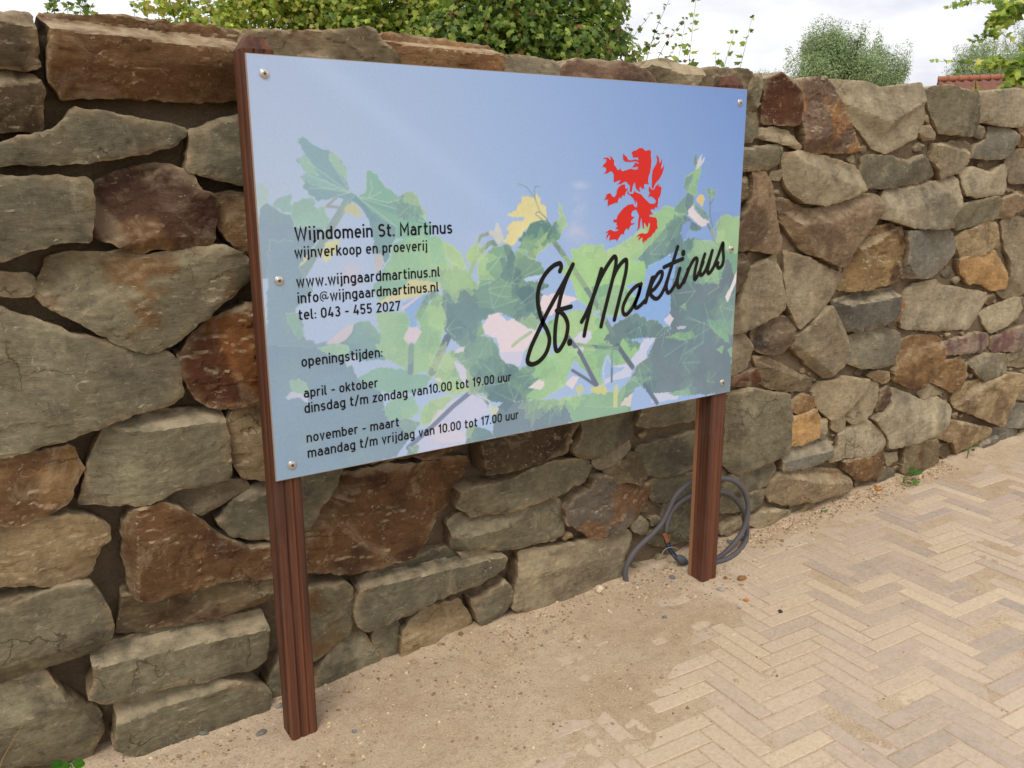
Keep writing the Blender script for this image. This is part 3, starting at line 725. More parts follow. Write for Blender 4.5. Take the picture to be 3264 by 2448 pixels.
    bx = cx + (X[rb] - cx) * 0.93; bz = cz + (Z[rb] - cz) * 0.93
    mid = np.stack([X[rb], np.maximum(front[rb, 1] + 0.020, WALLY - max(prot, 0) * 0.0005), Z[rb]], 1)
    back = np.stack([bx, np.full(len(rb), WALLY + deep), bz], 1)
    n0 = len(front); m = len(rb)
    verts = np.concatenate([front, mid, back])
    area2 = lambda f: (P[f[1]][0] - P[f[0]][0]) * (P[f[2]][1] - P[f[0]][1]) - (P[f[2]][0] - P[f[0]][0]) * (P[f[1]][1] - P[f[0]][1])
    faces = []
    for f in F:
        f = list(f)
        if area2(f) < 0: f = f[::-1]
        faces.append(tuple(f))
    ccw = np.sum(X[rb] * np.roll(Z[rb], -1) - np.roll(X[rb], -1) * Z[rb]) > 0
    for k in range(m):
        a, b = k, (k + 1) % m
        if not ccw: a, b = b, a
        faces.append((ring[a], n0 + a, n0 + b, ring[b])); faces.append((n0 + a, n0 + m + a, n0 + m + b, n0 + b))
    # colours: broad mineral patches, sandy mortar smeared over the rims
    A1, A2 = lin(c1) * SK * np.array((.985, 1.0, 1.02)), lin(c2) * SK * np.array((.98, 1.0, 1.04))
    tone = 0.88 + 0.24 * R.random(); A1 = A1 * tone
    f = fbm(qx * (3.2 + 4 / (1 + 20 * size)), qz * (3.6 + 4 / (1 + 20 * size)), 4, 0.6) + R.normal(0, 0.06)
    w = sstep(0.34 - share * 0.72, 0.56 - share * 0.72, f)[:, None]
    c = A1 * (1 - w) + A2 * w
    f3 = fbm(qx * 12 + 9, qz * 7, 4, 0.65)[:, None]
    c = c * (1 + 0.34 * f3)
    rim = (sstep(0.007, 0.0, d) * sstep(-0.25, 0.2, fbm(qx * 30, qz * 30, 2)) * 0.42)[:, None]
    c = c * (1 - rim) + lin((190, 168, 132)) * 0.8 * rim
    sm = (sstep(0.03, 0.0, d) * sstep(-0.05, 0.25, fbm(qx * 8 + 3, qz * 8, 3)) * 0.55)[:, None]
    c = c * (1 - sm) + lin((160, 138, 106)) * 0.85 * sm
    cols = np.concatenate([c, np.tile(lin((118, 98, 72)) * 0.8, (2 * m, 1))])
    return verts, faces, cols, area / (np.linalg.norm([cx - CAM[0], WALLY - CAM[1]]) ** 2)

def grow(P):
    n = len(P); a2 = np.sum(P[:, 0] * np.roll(P[:, 1], -1) - np.roll(P[:, 0], -1) * P[:, 1]); sg = 1 if a2 > 0 else -1
    out = []
    for i in range(n):
        e1 = P[i] - P[i - 1]; e2 = P[(i + 1) % n] - P[i]
        e1 = e1 / max(np.linalg.norm(e1), 1e-9); e2 = e2 / max(np.linalg.norm(e2), 1e-9)
        m = np.array([e1[1] + e2[1], -e1[0] - e2[0]]) * sg; L = np.linalg.norm(m)
        out.append(P[i] + (m / L if L > 1e-6 else 0) * (0.0060 if P[i][0] < 0.8 else 0.0070) * (1 if P[i][1] < 1.03 else 0.2))
    return np.array(out)
polys = []
for k, (cr, kind, prot, pts) in enumerate(ST):
    w3 = onwall(cr, pts, WALLY - 0.02)
    polys.append((grow(np.array([(p[0], p[2]) for p in w3])), kind, prot))
ntr = len(polys)
traced = [p[0] for p in polys]
# ordinary courses where the photograph shows nothing: behind the panel and past both ends of the frame
rg = random.Random(11)
def free(poly):
    c = poly.mean(0)
    smp = np.concatenate([poly, (poly + c) / 2, [c]])
    for t in traced:
        if t[:, 0].max() < smp[:, 0].min() or t[:, 0].min() > smp[:, 0].max(): continue
        if inside(t, smp[:, 0], smp[:, 1]).any(): return False
        q = np.concatenate([t, (t + t.mean(0)) / 2])
        if inside(poly, q[:, 0], q[:, 1]).any(): return False
    return True
z = -0.78
while z < 1.05:
    hh = min(rg.uniform(0.10, 0.21), 1.11 - z)
    x = -2.2
    while x < 8.6:
        ww = rg.uniform(0.16, 0.42)
        b = 0.012
        j = lambda s: rg.uniform(-s, s)
        po = [(x + b + j(.01), z + b + j(.015)), (x + ww * .5 + j(.05), z + b + j(.015)), (x + ww - b + j(.02), z + b + j(.015)),
              (x + ww - b + j(.01), z + hh * .5 + j(.03)), (x + ww - b + j(.03), z + hh - b + j(.015)), (x + ww * .5 + j(.05), z + hh - b + j(.012)),
              (x + b + j(.03), z + hh - b + j(.015)), (x + b + j(.01), z + hh * .5 + j(.03))]
        po = np.array(po) + np.array([0, GS * x * 0.5 if z < 0 else 0])
        hid = (0.02 < x < 1.75 and -0.1 < z < 1.0) or x < -0.75 or x > 4.0
        if hid and free(po):
            polys.append((po, rg.choice(['g', 'g', 't', 't', 'm', 'r', 'o', 'y', 'w', 'b']), rg.uniform(14, 34)))
        x += ww
    z += hh
# small packing stones pushed into the wider joints
XP = np.stack([RNG.uniform(-0.75, 4.2, 16000), RNG.uniform(-0.74, 1.0, 16000)], 1)
dm = np.full(len(XP), 1.0)
for po, _, _ in polys:
    lo, hi = po.min(0) - .08, po.max(0) + .08
    k = np.where((XP[:, 0] > lo[0]) & (XP[:, 0] < hi[0]) & (XP[:, 1] > lo[1]) & (XP[:, 1] < hi[1]))[0]
    if len(k) == 0: continue
    d = seg_dist(po, XP[k, 0], XP[k, 1]); d = np.where(inside(po, XP[k, 0], XP[k, 1]), -d, d)
    dm[k] = np.minimum(dm[k], d)
acc = []
for i in np.argsort(-dm):
    rr = min(dm[i] * 1.1, 0.05)
    if rr < 0.011: break
    p = XP[i]
    if p[1] < gz(p[0]) or any((p[0] - q[0]) ** 2 + (p[1] - q[1]) ** 2 < (rr + q[2]) ** 2 for q in acc): continue
    acc.append((p[0], p[1], rr))
    if p[0] < 0.85 or rg.random() < 0.35: continue
    n_ = rg.randint(4, 5); a0 = rg.random() * 6.28; el = rg.uniform(0.5, 0.85)
    po = np.array([(p[0] + rr * rg.uniform(.7, 1.45) * math.cos(a0 + 6.283 * q / n_), p[1] + rr * el * rg.uniform(.7, 1.3) * math.sin(a0 + 6.283 * q / n_)) for q in range(n_)])
    polys.append((po, rg.choice(['g', 't', 't', 'y', 'm', 'g']), rg.uniform(-8, 10)))
built = []
for k, (po, kind, prot) in enumerate(polys):
    cx = po[:, 0].mean()
    step = 0.0068 if cx < 1.0 else (0.0078 if cx < 2.4 else 0.0092)
    if k >= ntr and (po.max(0) - po.min(0)).max() > 0.13: step = 0.022
    top = po[:, 1].max() > 1.02
    v, f, c, a = build_stone(po, kind, prot, k + 1, step, 0.30 if top else 0.12,
                             [(ST[k][0], f3) for f3 in FAC[(ST[k][0], ST[k][3][0])]] if k < ntr and (ST[k][0], ST[k][3][0]) in FAC else None)
    built.append((a if k < ntr else a * 1e-3, k, v, f, c))
built.sort(key=lambda t: -t[0])
SL = {'r': 'rust brown stone', 'rr': 'bright rusty orange stone', 'p': 'purple brown stone', 'yo': 'yellow ochre stone', 'oo': 'orange and brown stone', 'rd': 'dark rust red stone'}
for a, k, v, f, c in built[:100]:
    o = mesh_obj('stone', v, f, M_STONE, wall, cols=c, sharp=27)
    if polys[k][1] in SL: o['label'] = SL[polys[k][1]]
V, Fc, Cc, off = [], [], [], 0
for a, k, v, f, c in built[100:]:
    V.append(v); Cc.append(c); Fc += [tuple(i + off for i in ff) for ff in f]; off += len(v)
o = mesh_obj('small_stones', np.concatenate(V), Fc, M_STONE, wall, cols=np.concatenate(Cc), sharp=27)
o['kind'] = 'stuff'
# mortar bed between the stones, and the plain back and top of the wall
nx, nzz = 620, 190
X, Z = np.meshgrid(np.linspace(-2.3, 8.8, nx), np.linspace(-0.85, 1.045, nzz), indexing='ij')
D = np.full(X.shape, 1.0)
Yd = 0.060 - 0.049 * sstep(0.1, 2.1, X) + 0.018 * fbm(X * 6, Z * 8, 4) + 0.009 * fbm(X * 26, Z * 30, 4)
Yd = WALLY + Yd
Zt = Z + 0.02 * fbm(X * 6, Z * 0 + 3, 3) * (Z > 1.03)
Vm = np.stack([X, Yd, Zt], -1).reshape(-1, 3)
I = np.arange(nx * nzz).reshape(nx, nzz)
Fm = np.stack([I[:-1, :-1], I[1:, :-1], I[1:, 1:], I[:-1, 1:]], -1).reshape(-1, 4)
mesh_obj('mortar', Vm, Fm, M_MORTAR, wall)
mb = MB(); mb.box((-2.28, WALLY + 0.11, -0.9), (8.78, 0.62, 1.03))
mb.build('wall_core', M_MORTAR, wall, smooth=False)
# ------------------------------------------------------------ the sign: posts, printed panel, lettering, emblem, screws
PWD, PHT = 1.613, 1.0
PY = -0.003                                                    # front of the panel
sign = thing('information_sign', (0.8, 0.04, -0.74), 'wide printed sign panel with grapevine picture screwed to two red wooden posts', 'sign')
def post(xl, strip):
    y0, y1 = 0.0045, 0.0775; x0, x1 = xl, xl + 0.073
    c, g, gw = 0.006, 0.0042, 0.0036
    pr = [(x0, y1 - c), (x0, y0 + 0.030 + gw), (x0 + g, y0 + 0.030), (x0, y0 + 0.030 - gw), (x0, y0 + c), (x0 + c, y0)]
    for fx in (0.36, 0.68):
        xx = x0 + fx * 0.073
        pr += [(xx - gw, y0), (xx, y0 + g), (xx + gw, y0)]
    pr += [(x1 - c, y0), (x1, y0 + c), (x1, y1 - c), (x1 - c, y1), (x0 + c, y1)]
    b = MB(); n = len(pr)
    zb = gz(xl) - 0.12; zt = 1.012
    cx, cy = (x0 + x1) / 2, (y0 + y1) / 2
    lv = []
    hs = [zb] + list(np.linspace(gz(xl), zt, 24))
    for z in hs: lv.append([(p[0], p[1], z) for p in pr])
    k = 0.52
    fl = lambda p: (p[0] if p[0] > x0 + g + 0.001 or p[1] < y0 + 0.01 or p[1] > y1 - 0.01 else x0, y0 if (p[1] <= y0 + g + 0.0001 and p[0] > x0 + c) else p[1])
    lv.append([(*fl(p), zt + 0.0005) for p in pr])
    lv.append([(cx + (fl(p)[0] - cx) * k, cy + (fl(p)[1] - cy) * k, zt + 0.028) for p in pr])
    V = [p for r in lv for p in r]; F = []
    for i in range(len(lv) - 1):
        for j in range(n):
            F.append((i * n + j, i * n + (j + 1) % n, (i + 1) * n + (j + 1) % n, (i + 1) * n + j))
    F.append(tuple((len(lv) - 1) * n + j for j in range(n)))
    b.add(V, F)
    o = b.build('post', M_WOOD, sign, smooth=False)
    if strip:
        s = MB(); s.box((x0 - 0.0015, y1 - 0.014, zb), (x0 + 0.002, y1 + 0.001, 0.99))
        s.build('edge_strip', M_TAN, part=o, smooth=False)
    return o
post(-0.006, False); post(1.536, True)

# the printed picture: painted on a fine grid of the panel's own plane
NXP, NZP = 860, 534
UX, UZ = np.meshgrid(np.linspace(0, PWD, NXP), np.linspace(0, PHT, NZP), indexing='ij')
def plane(cr, pts):
    r = []
    for p in pts:
        q = at_y(*px(cr, p), 0.0); r.append((q[0], q[2]))
    return np.array(r)
u, w = UX / PWD, UZ / PHT
def grad(cs):      # corner colours: top left, top right, bottom left, bottom right
    a, b, c, d = [np.array(x, float) for x in cs]
    return ((a * (1 - u[..., None]) + b * u[..., None]) * w[..., None] + (c * (1 - u[..., None]) + d * u[..., None]) * (1 - w[..., None]))
IMG = grad([(188, 206, 231), (128, 156, 206), (196, 214, 234), (160, 186, 226)])
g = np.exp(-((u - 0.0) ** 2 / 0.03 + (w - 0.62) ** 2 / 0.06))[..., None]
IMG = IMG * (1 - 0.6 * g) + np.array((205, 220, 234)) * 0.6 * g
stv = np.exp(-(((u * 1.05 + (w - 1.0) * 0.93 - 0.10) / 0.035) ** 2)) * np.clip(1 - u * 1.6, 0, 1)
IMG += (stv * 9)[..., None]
def blob(cr, c, rx, rz, col, a):
    p = plane(cr, [c])[0]
    n = 0.5 + 0.9 * fbm(UX * 16, UZ * 22, 4)
    f = np.clip(np.exp(-(((UX - p[0]) / rx) ** 2 + ((UZ - p[1]) / rz) ** 2)) * a * np.clip(n, 0, 1.4), 0, 1)[..., None]
    IMG[:] = IMG * (1 - f) + np.array(col) * f
PR = random.Random(5)
def paint(cr, pts, col, teeth=0.0, shade=0.0, a=1.0):
    """one printed shape; teeth: depth in mm of the saw edge of a vine leaf"""
    P = plane(cr, pts)
    if teeth:
        Q = []
        for i in range(len(P)):
            p, q = P[i], P[(i + 1) % len(P)]
            L = np.linalg.norm(q - p); k = max(1, int(L / 0.013))
            nrm = np.array([q[1] - p[1], p[0] - q[0]]) / max(L, 1e-6)
            for j in range(k):
                Q.append(p + (q - p) * j / k)
                Q.append(p + (q - p) * (j + 0.62) / k + nrm * teeth * 0.0014 * PR.uniform(-1, 1.0))
        P = np.array(Q)
    i0 = max(0, int(P[:, 0].min() / PWD * (NXP - 1)) - 1); i1 = min(NXP, int(P[:, 0].max() / PWD * (NXP - 1)) + 3)
    j0 = max(0, int(P[:, 1].min() / PHT * (NZP - 1)) - 1); j1 = min(NZP, int(P[:, 1].max() / PHT * (NZP - 1)) + 3)
    if i1 <= i0 or j1 <= j0: return
    X, Z = UX[i0:i1, j0:j1], UZ[i0:i1, j0:j1]
    m = inside(P, X, Z)
    s = PR.random() * 100
    c = np.array(col, float) * (1 + shade * fbm(X * 7 + s, Z * 7, 3)[..., None])
    c = c + (2.4 * pnoise(X * 60 + s, Z * 60))[..., None]
    if teeth and sum(col) < 590:                                # sunlit rim of the leaf
        er = m.copy(); er[1:] &= m[:-1]; er[:-1] &= m[1:]; er[:, 1:] &= m[:, :-1]; er[:, :-1] &= m[:, 1:]
        c = np.where((m & ~er & (pnoise(X * 22 + s, Z * 22) > -0.15))[..., None], c * .6 + np.array((214, 228, 196)) * .4, c)
    f = (m * a)[..., None]
    IMG[i0:i1, j0:j1] = IMG[i0:i1, j0:j1] * (1 - f) + c * f
def stem(cr, pts, wd, col, a=1.0):
    P = plane(cr, pts); wd = wd * CROPS[cr][2] * 0.0011
    m = np.full(UX.shape, 9.0)
    for i in range(len(P) - 1):
        (ax, az), (bx, bz) = P[i], P[i + 1]
        dx, dz = bx - ax, bz - az; L = dx * dx + dz * dz
        t = np.clip(((UX - ax) * dx + (UZ - az) * dz) / L, 0, 1)
        m = np.minimum(m, (UX - ax - t * dx) ** 2 + (UZ - az - t * dz) ** 2)
    f = (np.clip((wd / 2 - np.sqrt(m)) / 0.0018 + 0.5, 0, 1) * a)[..., None]
    IMG[:] = IMG * (1 - f) + np.array(col) * f

HZ = (140, 163, 172); DK = (122, 148, 153); GR = (160, 200, 160); BG = (172, 207, 160); WH = (222, 216, 226)
blob('W', (1850, 470), .03, .03, (205, 210, 228), .9); blob('W', (1900, 240), .03, .012, (205, 210, 228), .8); blob('W', (1880, 760), .045, .035, (210, 208, 222), .9)
blob('P', (880, 720), .03, .03, (225, 208, 215), 1.0); blob('W', (800, 880), .07, .03, (200, 205, 222), .6)
# left side
paint('V', [(60, 640), (130, 630), (215, 740), (180, 830), (120, 930), (60, 935)], (188, 214, 196), 3, .06)
paint('V', [(85, 930), (170, 850), (330, 960), (450, 1000), (470, 1110), (800, 1120), (640, 1400), (600, 1480), (560, 1640), (600, 1659), (60, 1700)], HZ, 2, .06)
paint('V', [(235, 860), (300, 800), (430, 750), (445, 880), (440, 960), (340, 965)], (162, 202, 192), 3, .06)
paint('V', [(445, 960), (460, 850), (600, 810), (690, 810), (690, 890), (820, 900), (820, 960), (880, 1030), (820, 1130), (460, 1130)], (164, 203, 180), 3, .06)
stem('V', [(960, 770), (830, 890), (950, 900)], 22, (165, 170, 165))
stem('V', [(1065, 820), (880, 1120), (560, 1650)], 62, (150, 172, 166))
paint('V', [(1020, 940), (1060, 870), (1150, 860), (1230, 1000), (1130, 1005)], (205, 205, 160), 2, .1)
paint('V', [(800, 1300), (960, 1260), (930, 1400), (840, 1525), (780, 1430)], (220, 222, 162), 4, .05)
paint('V', [(530, 1560), (560, 1440), (640, 1420), (600, 1500)], (220, 220, 165), 3)
paint('V', [(1260, 520), (1310, 490), (1370, 530), (1400, 590), (1500, 690), (1620, 780), (1700, 730), (1750, 720), (1850, 800), (1850, 860), (1920, 960), (1920, 1050), (1990, 1100), (1980, 1250), (1600, 1250), (1560, 1110), (1400, 1050), (1250, 900), (1140, 780), (1250, 750), (1260, 640)], (142, 188, 166), 2.5, .05)
paint('V', [(1190, 800), (1450, 850), (1760, 865), (1930, 1060), (1900, 1090), (1700, 1040), (1500, 950), (1300, 860)], (128, 172, 158), 0, .05)
paint('V', [(1640, 770), (1750, 720), (1850, 800), (1850, 870), (1920, 960), (1920, 1050), (1800, 950), (1740, 860)], (166, 206, 174), 2.5, .04)
paint('V', [(1110, 740), (1200, 800), (1340, 960), (1600, 1120), (1590, 1250), (1550, 1300), (1520, 1450), (1400, 1620), (1370, 1659), (1340, 1250), (1300, 1060), (1200, 900), (1090, 810)], (124, 158, 164), 1.5, .04)
paint('V', [(500, 150), (560, 120), (640, 180), (740, 240), (870, 300), (890, 290), (960, 360), (1010, 430), (1050, 500), (1040, 600), (1080, 720), (1140, 790), (1060, 820), (940, 790), (740, 840), (700, 790), (640, 770), (620, 720), (570, 690), (590, 640), (530, 570), (610, 520), (490, 370), (600, 330), (510, 200)], (138, 174, 176), 3, .05)
paint('V', [(490, 370), (600, 330), (700, 480), (800, 590), (640, 540), (610, 520), (550, 450)], (164, 202, 178), 3)
paint('V', [(870, 300), (960, 360), (1050, 500), (1030, 620), (940, 480), (850, 340)], (166, 203, 176), 3)
paint('V', [(530, 570), (620, 520), (900, 640), (1040, 720), (800, 690), (640, 640)], (152, 192, 182), 3)
for a in ([(1080, 740), (840, 560), (620, 400)], [(1080, 740), (820, 620), (620, 540)], [(1060, 735), (800, 690), (640, 690)], [(1090, 740), (980, 560), (860, 380)], [(950, 770), (1080, 740)],
          [(1170, 790), (1300, 800), (1430, 730)], [(1290, 800), (1330, 690), (1310, 600)], [(1180, 800), (1400, 960), (1600, 1120)], [(1300, 800), (1500, 850), (1620, 820)], [(1200, 800), (1600, 920), (1900, 1060)]):
    stem('V', a, 8, (188, 216, 196), .75)
# lower left and centre
paint('P', [(1370, 340), (1560, 280), (1900, 270), (1990, 370), (2000, 560), (2060, 640), (1880, 680), (1500, 720), (1240, 700), (1330, 520)], (152, 197, 165), 3, .06)
paint('P', [(1990, 330), (2120, 430), (2200, 540), (2230, 650), (2060, 640), (1990, 490)], (182, 206, 162), 3, .05)
paint('P', [(1140, 480), (1230, 470), (1280, 590), (1200, 680), (1160, 700)], (208, 208, 206), 2, .1)
paint('P', [(-90, 300), (200, 330), (330, 450), (270, 640), (340, 700), (330, 800), (420, 880), (330, 1050), (230, 1110), (300, 1260), (320, 1440), (450, 1530), (600, 1500), (700, 1700), (-130, 1700)], (140, 166, 174), 4, .06)
paint('P', [(100, 1160), (240, 1180), (290, 1330), (320, 1440), (270, 1500), (160, 1330)], (150, 190, 168), 3, .05)
paint('P', [(1130, 870), (1240, 700), (1500, 720), (1880, 680), (1930, 820), (1640, 830), (1500, 960), (1200, 1020)], (150, 190, 168), 3, .05)
paint('P', [(1180, 1050), (1500, 860), (1560, 780), (1900, 820), (1930, 860), (1650, 970), (1250, 1060)], (216, 214, 168), 3, .05)
paint('P', [(1480, 1060), (1650, 980), (1850, 920), (1700, 1050), (1650, 1230), (1640, 1345), (1560, 1345), (1520, 1180)], (155, 186, 226))
paint('P', [(1150, 1170), (1330, 1160), (1480, 1150), (1560, 1240), (1545, 1340), (1490, 1460), (1580, 1570), (1600, 1720), (1250, 1720), (1200, 1500), (1210, 1300)], (164, 204, 164), 4, .06)
paint('P', [(680, 1460), (950, 1280), (1100, 1270), (1220, 1400), (1210, 1560), (1280, 1720), (850, 1720), (740, 1560)], (130, 165, 166), 3, .06)
paint('P', [(560, 1545), (740, 1380), (910, 1290), (890, 1390), (820, 1480), (700, 1545)], (222, 210, 214), 2)
paint('P', [(480, 1590), (640, 1530), (840, 1550), (860, 1700), (520, 1700)], (165, 203, 170), 3, .05)
paint('P', [(1660, 1240), (1780, 1060), (1900, 930), (1960, 1000), (1970, 1100), (2000, 1280), (1960, 1400), (1900, 1700), (1600, 1700), (1620, 1560), (1700, 1400), (1690, 1330)], (172, 208, 160), 3, .06)
paint('P', [(1520, 1400), (1560, 1335), (1650, 1335), (1702, 1390), (1660, 1470), (1585, 1565), (1490, 1470)], (226, 215, 222))
paint('P', [(1640, 985), (1710, 960), (1490, 1135), (1460, 1110)], (222, 210, 216))
stem('P', [(1860, 940), (1770, 1000), (1660, 1210)], 62, (133, 160, 158))
paint('P', [(1940, 880), (2060, 800), (2230, 640), (2400, 900), (2400, 1700), (2200, 1600), (2080, 1500), (1970, 1380), (2010, 1250), (1960, 1100)], (132, 158, 154), 3, .07)
paint('Q', [(-90, 60), (200, 60), (360, 80), (640, 180), (720, 350), (900, 400), (960, 620), (1270, 740), (1150, 900), (1050, 1040), (-80, 1320), (-80, 800)], (132, 158, 168), 2, .07)
paint('Q', [(350, 85), (480, 40), (630, 60), (620, 125), (450, 142)], (164, 204, 165), 3)
paint('Q', [(600, 200), (700, 140), (720, 180), (620, 250)], (196, 212, 226), 2)
paint('Q', [(110, 370), (220, 360), (270, 420), (295, 475), (140, 485)], (164, 204, 165), 4)
paint('Q', [(75, 520), (120, 465), (280, 490), (285, 565), (180, 515), (100, 540)], (218, 216, 228), 2)
paint('Q', [(700, 340), (900, 250), (1150, 270), (1200, 300), (1390, 310), (1340, 400), (1210, 470), (1000, 480), (880, 450)], (146, 186, 166), 3, .05)
paint('Q', [(870, 40), (1110, 0), (1180, 70), (1250, 20), (1430, 100), (1400, 230), (1360, 290), (1200, 300), (900, 130)], (170, 206, 160), 3, .05)
stem('Q', [(1187, 60), (1180, 290)], 42, (132, 152, 162))
paint('Q', [(1390, 300), (1470, 130), (1560, 100), (1600, 250), (1700, 450), (1560, 505), (1400, 420)], (160, 200, 158), 3, .06)
stem('Q', [(1505, -10), (1440, 130), (1368, 292)], 56, (114, 128, 142))
paint('Q', [(930, 620), (1000, 540), (1200, 500), (1270, 620), (1200, 700), (980, 720)], (156, 197, 170), 3, .06)
paint('Q', [(1390, 345), (1440, 340), (1462, 380), (1410, 370)], WH)
# centre and right
paint('W', [(1040, 900), (1120, 900), (1170, 1020), (1300, 1010), (1400, 1080), (1470, 1100), (1510, 1190), (1400, 1250), (1280, 1300), (1450, 1290), (1550, 1360), (1450, 1400), (1530, 1490), (1460, 1540), (1510, 1610), (1480, 1720), (550, 1720), (380, 1600), (380, 1400), (340, 1250), (180, 1170), (400, 1150), (600, 1130), (680, 1390), (830, 1340), (1000, 1260), (1090, 1080)], (124, 151, 150), 5, .08)
paint('W', [(870, 1390), (1080, 1230), (1160, 1280), (1220, 1659), (1100, 1500), (950, 1460)], (134, 164, 152), 2, .06)
paint('W', [(380, 860), (430, 870), (560, 970), (640, 1130), (600, 1170), (500, 1110), (410, 1020)], (181, 206, 162), 3, .06)
paint('W', [(650, 980), (690, 900), (760, 900), (850, 930), (850, 1000), (780, 1080), (690, 1120), (640, 1070)], (190, 192, 162), 4, .12)
stem('W', [(880, 775), (800, 800), (750, 900), (730, 1040)], 30, (150, 158, 160)); stem('W', [(960, 910), (935, 872), (885, 885), (800, 970), (740, 1060), (690, 1180), (640, 1310)], 40, (134, 152, 148))
paint('W', [(880, 770), (900, 730), (950, 740), (965, 650), (1000, 690), (1050, 830), (1040, 870), (980, 890), (940, 810)], (196, 200, 196), 3, .12)
paint('W', [(750, 1130), (830, 1020), (950, 920), (1040, 900), (1090, 1080), (1000, 1260), (820, 1340), (730, 1380), (680, 1395), (780, 1320)], (140, 176, 152), 3, .05)
for a in ([(760, 1350), (930, 1140), (1030, 1010)], [(830, 1270), (830, 1080)], [(800, 1345), (970, 1285)], [(880, 1390), (1050, 1350), (1170, 1365)], [(890, 1420), (1050, 1470), (1190, 1470)]): stem('W', a, 9, (182, 206, 180), .8)
paint('W', [(1070, 575), (1150, 530), (1240, 440), (1240, 370), (1380, 375), (1410, 310), (1450, 420), (1520, 490), (1530, 610), (1400, 650), (1300, 720), (1200, 850), (1130, 905), (1040, 850), (1110, 750), (1060, 740), (1120, 670), (1180, 640), (1290, 640), (1280, 600)], (221, 214, 166), 4, .05)
paint('W', [(1170, 960), (1300, 935), (1300, 1000), (1190, 1060)], (168, 196, 154), 2)
paint('W', [(1300, 1000), (1400, 900), (1620, 850), (1430, 1000), (1400, 1060), (1330, 1050)], (188, 200, 160), 2, .06)
paint('W', [(1370, 650), (1530, 610), (1580, 690), (1650, 600), (1730, 700), (1680, 790), (1640, 850), (1350, 955), (1185, 940), (1240, 870), (1220, 830), (1290, 760), (1310, 720)], (108, 143, 138), 5, .08)
paint('W', [(1390, 900), (1480, 800), (1540, 760), (1520, 830), (1420, 925)], (166, 190, 148), 2)
paint('W', [(1650, 400), (1700, 470), (1710, 560), (1755, 690), (1660, 770), (1620, 700), (1660, 560)], (168, 186, 176), 4, .12)
for a in ([(1200, 225), (1300, 260), (1390, 380), (1450, 540), (1530, 620)], [(1440, 262), (1400, 250), (1385, 300), (1400, 400)], [(1480, 630), (1400, 560), (1410, 538), (1460, 545)]): stem('W', a, 9, (140, 160, 165), .9)
paint('R', [(260, 600), (420, 555), (620, 620), (490, 690), (300, 810), (240, 700)], (229, 218, 224), 3)
paint('R', [(440, 340), (560, 230), (540, 140), (640, 120), (680, 80), (720, 110), (820, 90), (880, 80), (860, 200), (920, 130), (1010, 110), (1250, 80), (1410, 0), (1180, 220), (1170, 250), (1280, 230), (1400, 210), (1280, 330), (1250, 500), (1180, 450), (1080, 500), (1230, 640), (1060, 760), (980, 810), (800, 760), (620, 640), (560, 450)], (164, 204, 152), 5, .07)
paint('R', [(740, 500), (900, 480), (1080, 500), (1130, 640), (980, 790), (820, 700), (760, 600)], (138, 178, 150), 4, .06)
paint('R', [(1180, 235), (1420, -10), (1640, -10), (1650, 120), (1500, 200), (1280, 330), (1260, 250)], (120, 154, 152), 3, .06)
SKB = (142, 166, 212)
paint('R', [(1500, 300), (1580, 180), (1640, 90), (1700, 20), (1800, 40), (1950, 60), (2210, 60), (2180, 330), (2110, 620), (1520, 640), (1540, 420)], (134, 172, 150), 4, .07)
paint('BB', [(0, 1150), (0, 1060), (500, 500), (830, 240), (1000, 380), (860, 460), (770, 620), (780, 760), (800, 860), (540, 1100), (400, 1160), (120, 1110)], (121, 146, 150), 2, .06)
paint('BB', [(-900, 1100), (-300, 800), (0, 560), (220, 290), (240, 220), (400, 180), (430, 130), (530, 105), (650, 150), (840, 240), (480, 530), (0, 1060), (-100, 1160)], (164, 198, 156), 3, .05)
paint('AA', [(670, 1370), (860, 1160), (900, 1080), (1020, 1060), (1050, 1330), (900, 1500), (820, 1480), (660, 1460)], (120, 146, 150), 2, .05)
paint('AA', [(880, 740), (990, 680), (1060, 620), (1150, 500), (1200, 510), (1160, 700), (1110, 900), (1080, 1130), (1020, 1120), (880, 1030), (850, 930)], (150, 184, 150), 3, .05)
paint('AA', [(880, 730), (940, 740), (1020, 660), (1010, 820), (960, 900), (940, 1080), (880, 1020), (850, 920)], (130, 160, 156), 4, .05)
paint('AA', [(1030, 470), (1060, 340), (1100, 270), (1110, 480), (1090, 590), (1060, 580)], (122, 150, 158), 2)
paint('AA', [(1130, 420), (1210, 300), (1200, 460), (1260, 370), (1230, 480), (1120, 600), (1090, 580)], (206, 208, 218), 3)
paint('AA', [(1085, 1180), (1150, 1110), (1230, 1120), (1260, 1200), (1190, 1345), (1140, 1280), (1100, 1250)], (216, 196, 150), 3)
paint('AA', [(1270, 980), (1330, 970), (1410, 970), (1390, 1060), (1480, 1020), (1480, 1110), (1400, 1190), (1340, 1130), (1300, 1110)], (140, 158, 158), 3, .1)
stem('AA', [(1345, 1140), (1360, 1290), (1355, 1500), (1400, 1659)], 30, (126, 146, 150)); stem('AA', [(1425, 1190), (1365, 1300)], 18, (126, 146, 150))
paint('BB', [(1040, 60), (1150, 110), (1240, 160), (1300, 270), (1340, 300), (1340, 380), (1200, 330), (1060, 130)], (132, 160, 156), 2, .05)
paint('BB', [(950, 560), (990, 390), (1200, 520), (1180, 580), (1000, 600)], (114, 138, 150), 2)
paint('BB', [(1030, 70), (1080, 200), (1200, 330), (1340, 390), (1300, 480), (1190, 510), (1050, 400), (930, 300), (920, 220)], (222, 216, 220), 3, .08)
paint('BB', [(770, 640), (830, 480), (920, 400), (990, 385), (950, 570), (900, 640), (900, 720), (800, 750)], SKB, 2)
